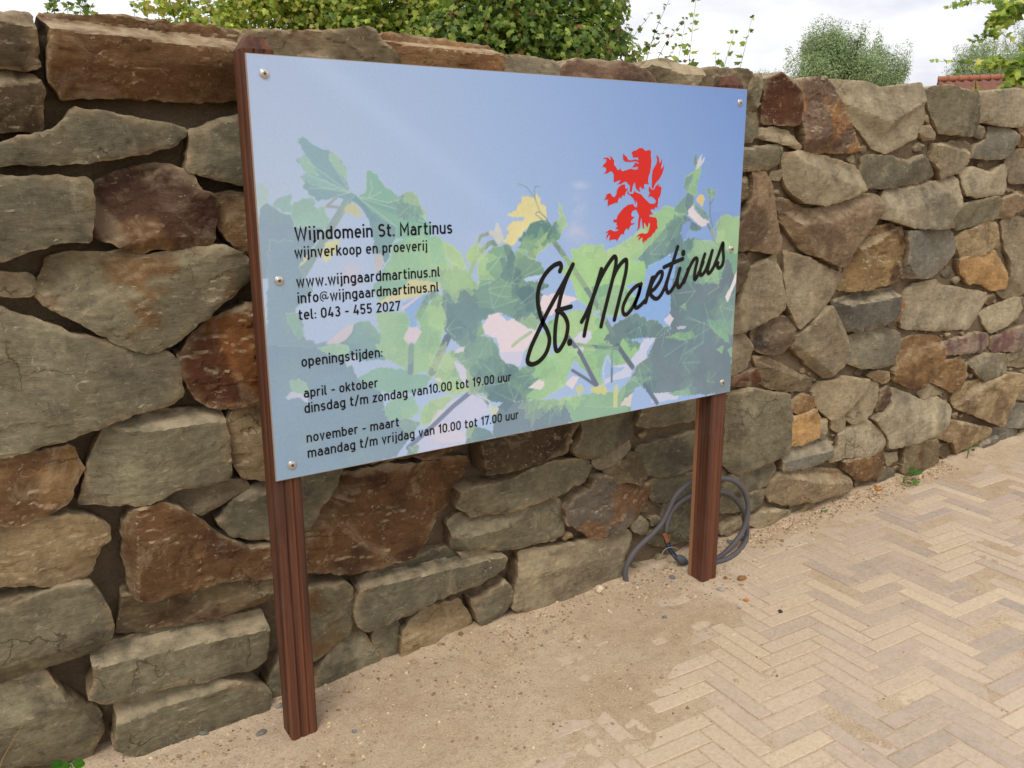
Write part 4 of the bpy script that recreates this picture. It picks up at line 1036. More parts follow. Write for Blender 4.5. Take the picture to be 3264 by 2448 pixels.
paint('BB', [(1370, 300), (1400, 200), (1950, 200), (1940, 300), (1690, 280), (1560, 310), (1480, 470), (1420, 480)], SKB)
paint('BB', [(1500, 700), (1480, 480), (1550, 310), (1680, 260), (1720, 300), (1940, 310), (1930, 700), (1890, 1020), (1700, 980), (1660, 860), (1480, 790)], (158, 190, 152), 4, .06)
stem('BB', [(1310, 460), (1400, 620), (1450, 790)], 46, (124, 140, 150)); stem('BB', [(1380, 400), (1430, 600), (1455, 780)], 40, (130, 152, 150)); stem('BB', [(1560, 380), (1460, 620)], 20, (150, 160, 170))
paint('BB', [(460, 1240), (560, 1030), (600, 1120), (560, 1250)], (216, 214, 220), 2)
paint('BB', [(560, 1250), (580, 1040), (640, 1010), (790, 1100), (700, 1300), (620, 1560), (500, 1600), (430, 1400)], SKB)
paint('R', [(1520, 560), (1700, 450), (2000, 460), (2080, 200), (2150, 400), (2180, 600), (2120, 1180), (2110, 1560), (1500, 1560), (1330, 1560), (1130, 1400), (1190, 1270), (1300, 1200), (1380, 1000), (1530, 900), (1510, 700)], (120, 138, 146), 5, .10)
paint('R', [(320, 850), (560, 730), (760, 740), (900, 900), (1040, 990), (1260, 1060), (1150, 1200), (1100, 1250), (980, 1285), (900, 1140), (840, 1330), (870, 1480), (680, 1330), (500, 1130), (330, 1000)], (156, 197, 150), 4, .08)
paint('R', [(530, 1060), (640, 940), (740, 930), (750, 1000), (690, 1060), (660, 1140), (600, 1100)], (212, 214, 230), 2)
paint('R', [(860, 1290), (900, 1180), (960, 1285), (1100, 1250), (1200, 1140), (1260, 1010), (1385, 1000), (1290, 1130), (1290, 1200), (1150, 1300), (1130, 1385), (960, 1420), (870, 1460)], (206, 212, 232), 2)
paint('R', [(870, 1290), (900, 1190), (960, 1290), (1090, 1290), (940, 1380), (870, 1420)], (168, 192, 228), 2)
paint('R', [(1140, 740), (1220, 540), (1350, 430), (1540, 430), (1520, 740), (1460, 870), (1400, 890), (1380, 820), (1310, 820)], (150, 182, 226), 3)
paint('R', [(1300, 400), (1300, 300), (1500, 190), (1570, 250), (1560, 420), (1400, 480)], (152, 184, 226), 2)
paint('R', [(1450, 830), (1520, 770), (1555, 810), (1510, 890)], (214, 212, 226), 2)
paint('R', [(880, 1000), (980, 860), (1180, 760), (1310, 830), (1370, 830), (1440, 880), (1540, 900), (1400, 1000), (1250, 1000), (1060, 1010), (990, 1110), (870, 1040)], (114, 138, 140), 5, .08)
paint('R', [(2175, 330), (2110, 500), (2055, 600), (2080, 655), (2130, 540), (2165, 450)], (226, 223, 226), 1.5)
paint('R', [(1470, 1000), (1580, 950), (1740, 940), (1765, 1000), (1620, 1035)], (152, 196, 142), 4)
paint('R', [(1870, 830), (2050, 830), (2095, 1060), (1950, 950)], (132, 172, 148), 4, .08)
paint('R', [(1610, 690), (1670, 660), (1680, 735)], (140, 182, 146), 3); paint('R', [(1970, 1110), (2040, 1080), (2025, 1160)], (140, 182, 146), 3); paint('R', [(2080, 1120), (2125, 1080), (2115, 1190)], (140, 182, 150), 3)
paint('R', [(1330, 1540), (1520, 1535), (1610, 1560), (1590, 1600), (1340, 1640)], (206, 212, 230), 3)
paint('R', [(1500, 1540), (1700, 1500), (1720, 1560), (1560, 1570)], (142, 180, 156), 3)
paint('R', [(1570, 890), (1680, 890), (1660, 915), (1590, 915)], (190, 196, 212), 2)
paint('R', [(80, 430), (130, 405), (270, 380), (260, 420), (110, 455)], (186, 206, 232), 1)
for a in ([(2030, 420), (1800, 470)], [(2000, 500), (1880, 580)], [(1700, 430), (1930, 350), (2030, 350)]): stem('R', a, 7, (160, 196, 170), .8)
stem('R', [(380, 60), (580, 340), (800, 680), (960, 970)], 46, (128, 148, 146)); stem('R', [(550, 1060), (760, 1090), (990, 1105)], 32, (110, 132, 138)); stem('R', [(1000, 1080), (1150, 1290)], 48, (104, 118, 132))
stem('R', [(520, 1000), (640, 1160), (800, 1470)], 46, (112, 122, 138)); stem('R', [(950, 1120), (945, 1430)], 22, (118, 130, 142)); stem('R', [(560, 1320), (690, 1400), (790, 1470)], 26, (112, 122, 138)); stem('R', [(1270, 1460), (1390, 1640)], 40, (110, 124, 140))
stem('R', [(1850, 850), (1840, 1050), (1660, 1160)], 24, (168, 190, 196), .5)
# lower centre
paint('X', [(400, 0), (1450, 0), (1480, 130), (1400, 330), (1250, 260), (1080, 150), (900, 140), (790, 220), (750, 370), (900, 390), (970, 460), (1010, 600), (1070, 670), (1220, 720), (1280, 780), (1400, 1080), (1100, 1110), (900, 1100), (800, 1010), (680, 990), (650, 900), (640, 740), (500, 600), (630, 480), (560, 480), (420, 300)], (122, 150, 152), 3, .08)
paint('X', [(880, 150), (1000, 125), (1140, 190), (1250, 260), (1420, 340), (1330, 480), (1270, 560), (1230, 710), (1060, 670), (1010, 600), (1000, 500), (960, 400), (850, 370), (820, 260)], (229, 219, 226), 3)
paint('X', [(1000, 560), (1270, 550), (1230, 710), (1060, 670), (1010, 610)], (204, 208, 230), 0, 0, .8)
paint('X', [(990, 125), (1150, 185), (1090, 218)], (164, 190, 230))
paint('X', [(755, 370), (800, 220), (840, 330), (850, 380)], (164, 204, 155), 2)
stem('X', [(1150, 490), (1230, 420), (1350, 340)], 34, (165, 175, 172), .8)
paint('X', [(1290, 560), (1400, 380), (1570, 300), (1600, 400), (1560, 600), (1700, 450), (1870, 540), (1750, 830), (1740, 930), (1600, 1010), (1440, 1085), (1260, 1060), (1180, 960), (1100, 890), (1230, 740), (1300, 720)], (158, 199, 156), 4, .09)
paint('X', [(1280, 900), (1440, 830), (1400, 930), (1360, 1010), (1300, 990)], (128, 155, 152), 2)
paint('X', [(1320, 950), (1440, 860), (1500, 880), (1500, 920), (1450, 975)], (228, 222, 222), 2)
paint('X', [(940, 1190), (1060, 1100), (1450, 1080), (1700, 1080), (1800, 1230), (1800, 1340), (930, 1520)], (130, 149, 160), 4, .05)
paint('X', [(1640, 1080), (1740, 1050), (2212, 1000), (2450, 960), (2450, 1240), (1800, 1340), (1790, 1230)], (148, 184, 158), 4, .08)
paint('X', [(1730, 900), (1810, 820), (1890, 830), (1800, 970)], (226, 218, 226), 2)
paint('X', [(500, 660), (600, 700), (645, 760), (640, 960), (560, 820)], (216, 215, 232), 2); paint('X', [(495, 580), (540, 520), (630, 490), (610, 550)], WH, 1.5)
paint('X', [(130, 1270), (160, 1150), (290, 1080), (480, 1030), (500, 1120), (440, 1230), (330, 1210), (310, 1290), (160, 1400)], (180, 211, 158), 4, .06)
paint('X', [(60, 1640), (180, 1420), (320, 1250), (480, 1080), (690, 1010), (820, 1080), (880, 1180), (900, 1230), (700, 1340), (640, 1420), (640, 1560), (100, 1700)], (208, 212, 233), 2)
paint('X', [(180, 1450), (330, 1190), (420, 1200), (330, 1330), (600, 1450), (640, 1540), (330, 1560)], (228, 220, 228), 0, 0, .7)
paint('X', [(870, 1120), (1000, 1180), (960, 1260), (900, 1240)], (206, 214, 196), 3, .1)
stem('X', [(680, 1005), (500, 1150), (240, 1400), (0, 1610)], 44, (128, 138, 158)); stem('X', [(680, 1000), (655, 740), (670, 500)], 42, (134, 150, 158)); stem('X', [(680, 1000), (800, 1040), (880, 1130)], 22, (140, 152, 162)); stem('X', [(760, 1030), (900, 1100)], 14, (206, 214, 218))
paint('X', [(640, 1420), (700, 1350), (900, 1430), (935, 1500), (630, 1600)], (124, 152, 156), 3)
paint('X', [(-20, 1700), (0, 1600), (120, 1580), (100, 1700)], (132, 165, 150), 2)
paint('R', [(740, 1500), (860, 1450), (920, 1520), (860, 1560), (790, 1550)], (206, 209, 150), 4); paint('R', [(590, 1490), (640, 1450), (670, 1510), (620, 1570)], (200, 205, 160), 2)
paint('R', [(680, 1680), (760, 1540), (980, 1570), (1150, 1380), (1370, 1380), (1170, 1500), (1080, 1680)], (150, 186, 158), 4, .1)
paint('R', [(960, 1680), (970, 1480), (1010, 1440), (1000, 1680)], (206, 208, 152), 2); paint('R', [(1030, 1660), (1080, 1590), (1150, 1540), (1130, 1680)], (218, 212, 206), 3)
# smaller leaves, half hidden in the mass: only over what is already leaf
LEAFSH = [(0, 0), (.30, -.16), (.36, -.02), (.62, .05), (.52, .24), (.72, .50), (.46, .50), (.34, .62), (.30, .86), (.12, .82), (0, 1.15)]
LEAFSH = LEAFSH + [(-p[0], p[1]) for p in LEAFSH[-2:0:-1]]
lm = (IMG[..., 1] >= IMG[..., 2] - 15) & (IMG.sum(-1) < 610) & (IMG[..., 0] < 192)
for k in range(130):
    cx_, cz_ = PR.uniform(0.0, PWD), PR.uniform(0.0, 0.72)
    sz = PR.uniform(.05, .15); a = PR.uniform(0, 6.28)
    P = np.array([(cx_ + sz * (p[0] * math.cos(a) - (p[1] - .4) * math.sin(a)), cz_ + sz * (p[0] * math.sin(a) + (p[1] - .4) * math.cos(a))) for p in LEAFSH])
    Q = []
    for i in range(len(P)):
        p, q = P[i], P[(i + 1) % len(P)]
        L = np.linalg.norm(q - p); nn = max(1, int(L / .011)); nr = np.array([q[1] - p[1], p[0] - q[0]]) / max(L, 1e-6)
        for j in range(nn):
            Q.append(p + (q - p) * j / nn); Q.append(p + (q - p) * (j + .7) / nn + nr * PR.uniform(0, .005))
    P = np.array(Q)
    m = inside(P, UX, UZ) & lm
    if not m.any(): continue
    dark = IMG[m].mean() < 152
    col = np.array(PR.choice([(138, 172, 154), (128, 158, 152), (104, 132, 138), (112, 142, 144), (150, 184, 150), (100, 126, 134)]) if dark else PR.choice([(150, 190, 150), (178, 210, 158), (140, 178, 152), (126, 158, 150), (190, 212, 164)]), float)
    al = PR.uniform(.25, .55)
    if (IMG[m].mean(0)[1] - IMG[m].mean(0)[2]) < 2: al *= .6
    if cx_ < .36: al *= .35
    shd = 1 + .10 * fbm(UX[m] * 14 + k, UZ[m] * 14, 3)[:, None]
    IMG[m] = IMG[m] * (1 - al) + col * shd * al
    er = m.copy(); er[1:] &= m[:-1]; er[:-1] &= m[1:]; er[:, 1:] &= m[:, :-1]; er[:, :-1] &= m[:, 1:]
    em = m & ~er
    if not dark and cx_ > .36: IMG[em] = IMG[em] * .75 + np.array((212, 228, 190)) * .25
    for sd2 in (-1, 0, 1):                                         # veins
        t_ = a + math.pi / 2 + sd2 * .75
        A0 = np.array([cx_ + sz * .4 * math.sin(a), cz_ - sz * .4 * math.cos(a)]); A1_ = A0 + sz * (.9 if sd2 == 0 else .65) * np.array([math.cos(t_), math.sin(t_)])
        d_ = A1_ - A0; tt = np.clip(((UX - A0[0]) * d_[0] + (UZ - A0[1]) * d_[1]) / (d_ @ d_), 0, 1)
        dm = (UX - A0[0] - tt * d_[0]) ** 2 + (UZ - A0[1] - tt * d_[1]) ** 2
        vm = m & (dm < .0016 ** 2)
        va_ = .34 if cx_ > .36 else .1
        IMG[vm] = IMG[vm] * (1 - va_) + np.array((186, 212, 186)) * va_
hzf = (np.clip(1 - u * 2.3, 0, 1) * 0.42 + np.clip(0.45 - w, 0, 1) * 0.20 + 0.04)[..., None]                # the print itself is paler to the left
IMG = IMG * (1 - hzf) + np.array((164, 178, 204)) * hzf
_b = lambda A: (np.roll(A, 1, 0) + 2 * A + np.roll(A, -1, 0)) / 4
_c = lambda A: (np.roll(A, 1, 1) + 2 * A + np.roll(A, -1, 1)) / 4
BL = _c(_b(IMG)); BL[0] = IMG[0]; BL[-1] = IMG[-1]; BL[:, 0] = IMG[:, 0]; BL[:, -1] = IMG[:, -1]; IMG = 0.35 * BL + 0.65 * IMG
mn = IMG.mean(-1, keepdims=True)
skm = sstep(10, 24, IMG[..., 2:3] - IMG[..., 1:2])
IMG = IMG + ((IMG - mn) * 0.14 + (IMG - 176) * 0.10) * skm + ((IMG - mn) * 0.12 + (IMG - 165) * 0.05) * (1 - skm)              # a little more punch
IMG = IMG + (3.0 * pnoise(UX * 160, UZ * 160))[..., None]
PRK = 0.98
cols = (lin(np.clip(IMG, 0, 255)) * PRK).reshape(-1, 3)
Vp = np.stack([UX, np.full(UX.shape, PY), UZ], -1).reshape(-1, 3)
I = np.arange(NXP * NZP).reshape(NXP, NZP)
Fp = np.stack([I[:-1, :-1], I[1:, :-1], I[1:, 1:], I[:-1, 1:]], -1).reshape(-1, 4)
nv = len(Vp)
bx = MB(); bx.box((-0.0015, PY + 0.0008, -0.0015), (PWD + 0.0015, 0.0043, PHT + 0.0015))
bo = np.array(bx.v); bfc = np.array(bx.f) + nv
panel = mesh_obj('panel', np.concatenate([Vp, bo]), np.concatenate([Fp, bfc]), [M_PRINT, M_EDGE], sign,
                 cols=np.concatenate([cols, np.ones((8, 3)) * 0.4]), matidx=[0] * len(Fp) + [1] * len(bfc), smooth=False)

# single-line lettering in the manner of the sign's road-sign alphabet; units: capital height = 1
TH = 0.135; H_ = TH / 2; XH = 0.74
def arc(cx, cy, rx, ry, a0, a1, n=9):
    return [(cx + rx * math.cos(math.radians(a0 + (a1 - a0) * i / n)), cy + ry * math.sin(math.radians(a0 + (a1 - a0) * i / n))) for i in range(n + 1)]
def stad(x0, x1, y0, y1, r):
    r = min(r, (y1 - y0) / 2); rx = (x1 - x0) / 2; cx = (x0 + x1) / 2
    p = arc(cx, y1 - r, rx, r, 0, 180, 12) + arc(cx, y0 + r, rx, r, 180, 360, 12)
    return p + [p[0], p[1]]
W1 = 0.54; X0, X1 = H_, W1 - H_; CXo = (X0 + X1) / 2; RX = (X1 - X0) / 2
YT, YB = XH - H_, H_
DOT = lambda x, y: [(x, y - H_), (x, y + H_)]
oo = stad(X0, X1, YB, YT, .24)
def arch(x0, x1): return [(x0, XH - .30)] + arc((x0 + x1) / 2, YT - .21, (x1 - x0) / 2, .21, 180, 0, 10) + [(x1, 0)]
GL = {
 'o': (W1, [oo]), 'n': (W1, [[(X0, 0), (X0, XH)], arch(X0, X1)]), 'm': (.86, [[(X0, 0), (X0, XH)], arch(X0, .43), arch(.43, .86 - H_)]),
 'u': (W1, [[(X1, 0), (X1, XH)], [(X0, XH)] + arc(CXo, YB + .21, RX, .21, 180, 360, 10) + [(X1, .3)]]),
 'a': (W1, [arc(CXo, YT - .20, RX - .03, .20, 150, 0, 9)[0:] + [(X1, YT - .24), (X1, 0)], [(X1, .44), (CXo, .44)] + arc(CXo - .04, .255, RX - .04, .185, 90, 270, 9) + [(CXo + .08, H_ + .01), (X1, .20)]]),
 'e': (W1, [[(X0, .38), (X1, .38)] + arc(CXo, YT - .24, RX, .24, 0, 180, 10) + arc(CXo, YB + .24, RX, .24, 180, 318, 9)]),
 'd': (W1, [oo, [(X1, 0), (X1, 1)]]), 'b': (W1, [oo, [(X0, 0), (X0, 1)]]), 'p': (W1, [oo, [(X0, XH), (X0, -.23)]]),
 'g': (W1, [oo, [(X1, XH), (X1, -.02)] + arc(CXo, -.02, RX, .17, 0, -140, 8)]),
 'i': (TH, [[(H_, 0), (H_, XH)], DOT(H_, .97)]), 'j': (TH + .08, [[(.08 + H_, XH), (.08 + H_, -.06)] + arc(H_ - .06, -.06, .14, .13, 0, -80, 5), DOT(.08 + H_, .97)]),
 'l': (.24, [[(H_, 1), (H_, .17)] + arc(.19, .17, .12, .17 - H_, 180, 270, 5) + [(.24, H_)]]),
 'k': (.5, [[(X0, 0), (X0, 1)], [(.46, XH), (X0 + .03, .30)], [(.20, .44), (.48, 0)]]),
 'r': (.38, [[(X0, 0), (X0, XH)], [(X0, XH - .3)] + arc(X0 + .2, YT - .19, .2, .19, 180, 62, 7)]),
 's': (.48, [arc(.25, YT - .145, .175, .145, 30, 90, 4) + arc(.24, YT - .15, .17, .15, 90, 250, 8) + arc(.245, YB + .155, .17, .155, 70, -90, 8) + arc(.235, YB + .145, .185, .145, -90, -152, 4)]),
 't': (.38, [[(.14, .95), (.14, .19)] + arc(.28, .19, .14, .19 - H_, 180, 270, 5) + [(.38, H_)], [(0, XH - H_), (.37, XH - H_)]]),
 'f': (.36, [[(.14, 0), (.14, .80)] + arc(.27, .80, .13, .2 - H_, 180, 90, 5) + [(.36, 1 - H_)], [(0, XH - H_), (.35, XH - H_)]]),
 'v': (.5, [[(.055, XH), (.25, .03), (.445, XH)]]), 'w': (.76, [[(.05, XH), (.215, .03), (.38, XH - .06), (.545, .03), (.71, XH)]]),
 'z': (.46, [[(.02, YT), (.40, YT), (.06, YB), (.45, YB)]]), '/': (.42, [[(.03, -.08), (.39, 1.05)]]),
 '.': (TH, [DOT(H_, H_)]), ':': (TH, [DOT(H_, H_ + .03), DOT(H_, .52)]), '-': (.36, [[(0, .40), (.36, .40)]]),
 '@': (.88, [stad(.035, .845, .0, .90, .42)[3:-9], stad(.24, .60, .24, .64, .2), [(.62, .64), (.60, .32)] + arc(.70, .33, .10, .09, 190, 330, 5) + [(.84, .42)]]),
 '0': (.56, [stad(X0, .56 - H_, YB, 1 - H_, .26)]), '1': (.34, [[(.02, .76), (.24, .94), (.24, 0)]]),
 '2': (.55, [arc(.27, 1 - H_ - .20, .2, .20, 165, -20, 9) + [(.43, .66), (X0 + .01, H_), (.54, H_)]]),
 '3': (.55, [arc(.26, 1 - H_ - .19, .19, .19, 150, -80, 9) + [(.22, .545)], [(.24, .545)] + arc(.26, H_ + .23, .215, .235, 85, -155, 10)]),
 '4': (.58, [[(.30, 1), (.07, .25), (.57, .25)], [(.42, .50), (.42, 0)]]),
 '5': (.55, [[(.50, 1 - H_), (.11, 1 - H_), (.09, .52)] + arc(.27, H_ + .24, .21, .25, 130, -150, 11)]),
 '7': (.52, [[(.07, .80), (.07, 1 - H_), (.46, 1 - H_), (.19, 0)]]), '9': (.56, [stad(X0, .56 - H_, .40, 1 - H_, .24), [(.50, .62), (.46, .48), (.23, 0)]]),
 'W': (.98, [[(.06, 1), (.26, .04), (.49, .93), (.72, .04), (.92, 1)]]), 'M': (.78, [[(X0, 0), (X0, .98), (.39, .36), (.78 - H_, .98), (.78 - H_, 0)]]),
 'S': (.58, [arc(.30, 1 - H_ - .2, .21, .2, 32, 90, 4) + arc(.285, 1 - H_ - .215, .215, .215, 90, 250, 9) + arc(.295, H_ + .225, .215, .225, 70, -90, 9) + arc(.275, H_ + .2, .23, .2, -90, -148, 4)]),
 ' ': (.22, [])}
def ribbon(mb, pts, r, y, round_ends=False):
    P = [np.array(p, float) for p in pts]; k = len(P)
    Rr = r if hasattr(r, '__len__') else [r] * k
    V = []
    for i in range(k):
        a = P[i] - P[i - 1] if i else P[1] - P[0]
        b = P[i + 1] - P[i] if i < k - 1 else a
        a = a / max(np.linalg.norm(a), 1e-9); b = b / max(np.linalg.norm(b), 1e-9)
        na = np.array([-a[1], a[0]]); nb_ = np.array([-b[1], b[0]])
        mth = na + nb_; L = np.linalg.norm(mth)
        mth = mth / L if L > 1e-3 else na
        sc = min(1 / max(mth @ na, 0.2), 2.2)
        V += [P[i] + mth * Rr[i] * sc, P[i] - mth * Rr[i] * sc]
    F = [(2 * i, 2 * i + 1, 2 * i + 3, 2 * i + 2) for i in range(k - 1)]
    mb.add([(v[0], y, v[1]) for v in V], F)
    if round_ends:
        for e in (0, -1):
            c = P[e]; rr = Rr[e]
            mb.add([(c[0] + rr * math.cos(t * math.pi / 8), y - 0.0001, c[1] + rr * math.sin(t * math.pi / 8)) for t in range(16)], [tuple(range(16))])
LINES = [
 ('P', 'Wijndomein St. Martinus', (215, 314), (2062, 242), 144, 1.0),
 ('P', 'wijnverkoop en proeverij', (215, 518), (1768, 441), 0, .95),
 ('P', 'www.wijngaardmartinus.nl', (236, 863), (1917, 745), 0, .95),
 ('P', 'info@wijngaardmartinus.nl', (252, 1056), (1903, 918), 0, .95),
 ('P', 'tel: 043 - 455 2027', (262, 1250), (1452, 1141), 0, .95),
 ('Q', 'openingstijden:', (222, 245), (933, 157), 0, .95),
 ('Q', 'april - oktober', (242, 516), (893, 425), 0, .95),
 ('Q', 'dinsdag t/m zondag van10.00 tot 19.00 uur', (248, 648), (2066, 374), 0, .95),
 ('Q', 'november - maart', (267, 910), (1080, 770), 0, .95),
 ('Q', 'maandag t/m vrijdag van 10.00 tot 17.00 uur', (277, 1042), (2131, 705), 0, .95)]
GAP = .145
dbg = []
for cr, txt, a, b, _, _ in LINES:
    pa, pb = plane(cr, [a, b])
    wtot = sum(GL[c][0] + GAP for c in txt) - GAP
    sx = (pb[0] - pa[0]) / wtot
    cap = sx * 1.0
    dbg.append((txt[:12], round(pa[0], 3), round(pa[1], 3), round(pb[1], 3), round(sx / cap, 3)))
    mb = MB(); x = pa[0]
    z0 = pa[1]; slope = (pb[1] - pa[1]) / (pb[0] - pa[0])
    z0 = (pa[1] + pb[1]) / 2; slope = 0
    for c in txt:
        wd, strokes = GL[c]
        for k, s in enumerate(strokes):
            ribbon(mb, [(x + p[0] * sx, z0 + p[1] * cap) for p in s], H_ * cap * (0.66 if c == '@' else 1.16), PY - 0.0007 - 0.00005 * k)
        x += (wd + GAP) * sx
    mb.build('lettering', M_BLACK, part=panel, smooth=False)

# the big handwritten name
SC = [
 [(437, 350), (450, 310), (440, 276), (415, 278), (365, 305), (300, 372), (245, 470), (222, 570), (222, 660), (240, 760), (275, 860), (312, 930), (335, 1010), (325, 1090), (290, 1170), (230, 1235), (165, 1262), (125, 1242), (125, 1190), (165, 1070), (240, 910), (290, 800), (380, 630), (480, 450), (565, 285)],
 [(565, 285), (500, 430), (450, 580), (420, 730), (395, 880), (388, 1020), (395, 1105), (412, 1130), (440, 1110), (490, 1020), (513, 920), (510, 850), (480, 785), (445, 752), (405, 737)],
 [(405, 737), (460, 720), (545, 697)],
 [(650, 845), (690, 770), (735, 670), (775, 570), (815, 460), (870, 350), (925, 260), (965, 210), (985, 222), (985, 275), (965, 380), (920, 560), (870, 760), (840, 890)],
 [(843, 330), (800, 480), (760, 610), (715, 790), (690, 900), (675, 980)],
 [(955, 420), (985, 350), (1030, 280), (1075, 240), (1090, 255), (1085, 340), (1060, 460), (1020, 620), (970, 825)],
 [(1232, 478), (1180, 500), (1115, 570), (1068, 660), (1052, 730), (1068, 772), (1100, 765), (1150, 700), (1200, 590), (1228, 490), (1210, 570), (1180, 650), (1172, 695), (1190, 708), (1230, 680), (1285, 620)],
 [(1352, 410), (1330, 480), (1300, 575), (1275, 655)], [(1340, 415), (1318, 490), (1292, 580), (1282, 640)],
 [(1310, 550), (1345, 455), (1395, 375), (1428, 355), (1440, 378), (1420, 440), (1370, 515), (1322, 560), (1345, 602), (1382, 620), (1420, 590), (1462, 510), (1500, 400)],
 [(1590, 112), (1560, 210), (1515, 350), (1480, 480), (1485, 545), (1505, 560), (1540, 520), (1580, 440), (1610, 330)],
 [(1455, 312), (1560, 262), (1638, 230)],
 [(1612, 325), (1588, 420), (1588, 490), (1606, 506), (1640, 460), (1680, 370)],
 [(1690, 330), (1680, 380), (1650, 460)], [(1655, 450), (1700, 325), (1745, 240), (1772, 225), (1780, 252), (1760, 340), (1752, 415), (1765, 425), (1800, 360), (1840, 260)],
 [(1855, 185), (1822, 290), (1808, 365), (1822, 388), (1860, 345), (1900, 240), (1928, 150)],
 [(1928, 150), (1898, 270), (1882, 345), (1895, 370), (1935, 320), (1985, 200), (2030, 78), (2034, 150), (2038, 230), (2025, 290), (1995, 318), (1975, 298), (1985, 270)]]
mb = MB()
for k, s in enumerate(SC):
    pts = spline([(p[0], p[1], 0) for p in s], 6)
    P2 = plane('R', [(p[0], p[1]) for p in pts])
    ribbon(mb, P2, 0.0070 if k < 6 else 0.0066, PY - 0.0008 - 0.00004 * k, True)
for (cx, cz, r) in ((533, 1047, .0098), (1645, 172, .0095)):
    p = plane('R', [(cx, cz)])[0]
    mb.add([(p[0] + r * math.cos(t * math.pi / 10), PY - 0.0008, p[1] + 1.15 * r * math.sin(t * math.pi / 10)) for t in range(20)], [tuple(range(20))])
mb.build('script_lettering', M_BLACK, part=panel, smooth=False)

# the red rampant lion
LION = [
 ('T', [(905, 320), (940, 285), (1010, 270), (1070, 220), (1145, 222), (1205, 282), (1300, 260), (1333, 300), (1325, 380), (1340, 490), (1332, 620), (1312, 750), (1275, 850), (1265, 970), (1290, 1017), (1190, 1005), (1172, 1060), (1195, 1115), (1120, 1110), (1110, 1075), (1085, 1070), (1075, 1130), (1105, 1185), (1065, 1170), (1000, 1110), (985, 1040), (980, 970), (945, 1010), (920, 1090), (910, 1180), (862, 1182), (870, 1050), (855, 1020), (825, 1020), (800, 1060), (825, 1000), (800, 965), (750, 960), (660, 1015), (580, 1018), (630, 990), (665, 915), (590, 945), (520, 980), (510, 960), (512, 800), (480, 740), (430, 730), (380, 770), (330, 785), (290, 760), (335, 755), (350, 680), (325, 645), (285, 630), (262, 655), (270, 610), (350, 520), (345, 450), (290, 465), (290, 433), (385, 430), (440, 490), (450, 450), (412, 390), (470, 425), (520, 500), (515, 590), (560, 640), (590, 700), (625, 708), (658, 650), (660, 690), (700, 735), (890, 675), (940, 690), (990, 700), (1040, 685), (1050, 640), (1020, 625), (985, 635), (940, 645), (920, 640), (960, 590), (980, 533), (1030, 565), (1062, 562), (1055, 535), (985, 510), (880, 525), (765, 520), (720, 480), (712, 343), (800, 420), (825, 480), (885, 492), (985, 468), (1056, 495), (1050, 425), (970, 425), (935, 437), (930, 390)]),
 ('T', [(1450, 365), (1495, 415), (1515, 480), (1515, 560), (1550, 520), (1572, 452), (1575, 520), (1545, 685), (1590, 650), (1618, 587), (1612, 670), (1580, 780), (1515, 900), (1440, 980), (1405, 1040), (1385, 1110), (1350, 1105), (1350, 870), (1368, 720), (1400, 650), (1450, 570), (1470, 500)]),
 ('T', [(755, 1015), (765, 1080), (770, 1125), (828, 1092), (815, 1130), (775, 1190), (745, 1305), (745, 1250), (690, 1280), (675, 1350), (668, 1312), (630, 1315), (605, 1365), (595, 1432), (560, 1420), (500, 1445), (400, 1480), (383, 1520), (378, 1380), (405, 1355), (330, 1355), (303, 1387), (320, 1330), (350, 1290), (340, 1265), (380, 1225), (440, 1215), (465, 1270), (510, 1305), (545, 1285), (575, 1210), (580, 1150), (620, 1080), (690, 1030)]),
 ('U', [(965, 197), (1000, 227), (1110, 272), (1180, 352), (1250, 422), (1300, 472), (1380, 482), (1430, 462), (1440, 412), (1400, 352), (1330, 312), (1285, 322), (1272, 350), (1280, 292), (1310, 252), (1285, 202), (1280, 142), (1302, 88), (1310, 132), (1360, 177), (1400, 162), (1440, 92), (1480, 52), (1527, 42), (1490, 67), (1500, 92), (1557, 95), (1540, 117), (1583, 142), (1555, 147), (1550, 232), (1530, 312), (1490, 362), (1485, 472), (1465, 532), (1492, 560), (1430, 552), (1400, 582), (1427, 605), (1340, 592), (1320, 632), (1330, 650), (1380, 718), (1310, 705), (1290, 760), (1440, 785), (1465, 840), (1465, 950), (1480, 1025), (1440, 1040), (1405, 1135), (1390, 1110), (1340, 1190), (1255, 1245), (1230, 1295), (1195, 1290), (1165, 1350), (1140, 1285), (1145, 1215), (1110, 1235), (1055, 1288), (1050, 1265), (1090, 1180), (1005, 1220), (1060, 1150), (1150, 1125), (1190, 1145), (1260, 1120), (1290, 1040), (1310, 930), (1295, 885), (1275, 920), (1270, 960), (1243, 1003), (1210, 920), (1175, 885), (1180, 1000), (1155, 1035), (1145, 960), (1120, 775), (1100, 850), (1080, 1010), (1018, 1078), (1045, 1000), (1050, 850), (1070, 740), (1040, 670), (1005, 605), (920, 640), (895, 720), (910, 760), (967, 763), (930, 815), (890, 850), (890, 905), (935, 910), (977, 878), (950, 930), (880, 955), (850, 1030), (820, 1055), (810, 1015), (780, 1030), (745, 1090), (735, 1168), (720, 1140), (670, 1155), (610, 1250), (580, 1315), (565, 1260), (450, 1270), (420, 1305), (410, 1250), (435, 1170), (400, 1175), (345, 1270), (355, 1190), (395, 1105), (318, 1130), (430, 1045), (510, 1085), (590, 1080), (625, 1045), (548, 1035), (600, 960), (565, 945), (580, 885), (500, 885), (518, 805), (535, 830), (575, 820), (600, 730), (720, 580), (830, 500), (945, 485), (955, 530), (995, 562), (1025, 540), (1030, 460), (995, 398), (990, 500), (975, 430), (940, 360), (870, 290), (815, 260), (808, 230), (828, 175), (835, 225), (850, 260), (935, 262)])]
mb = MB()
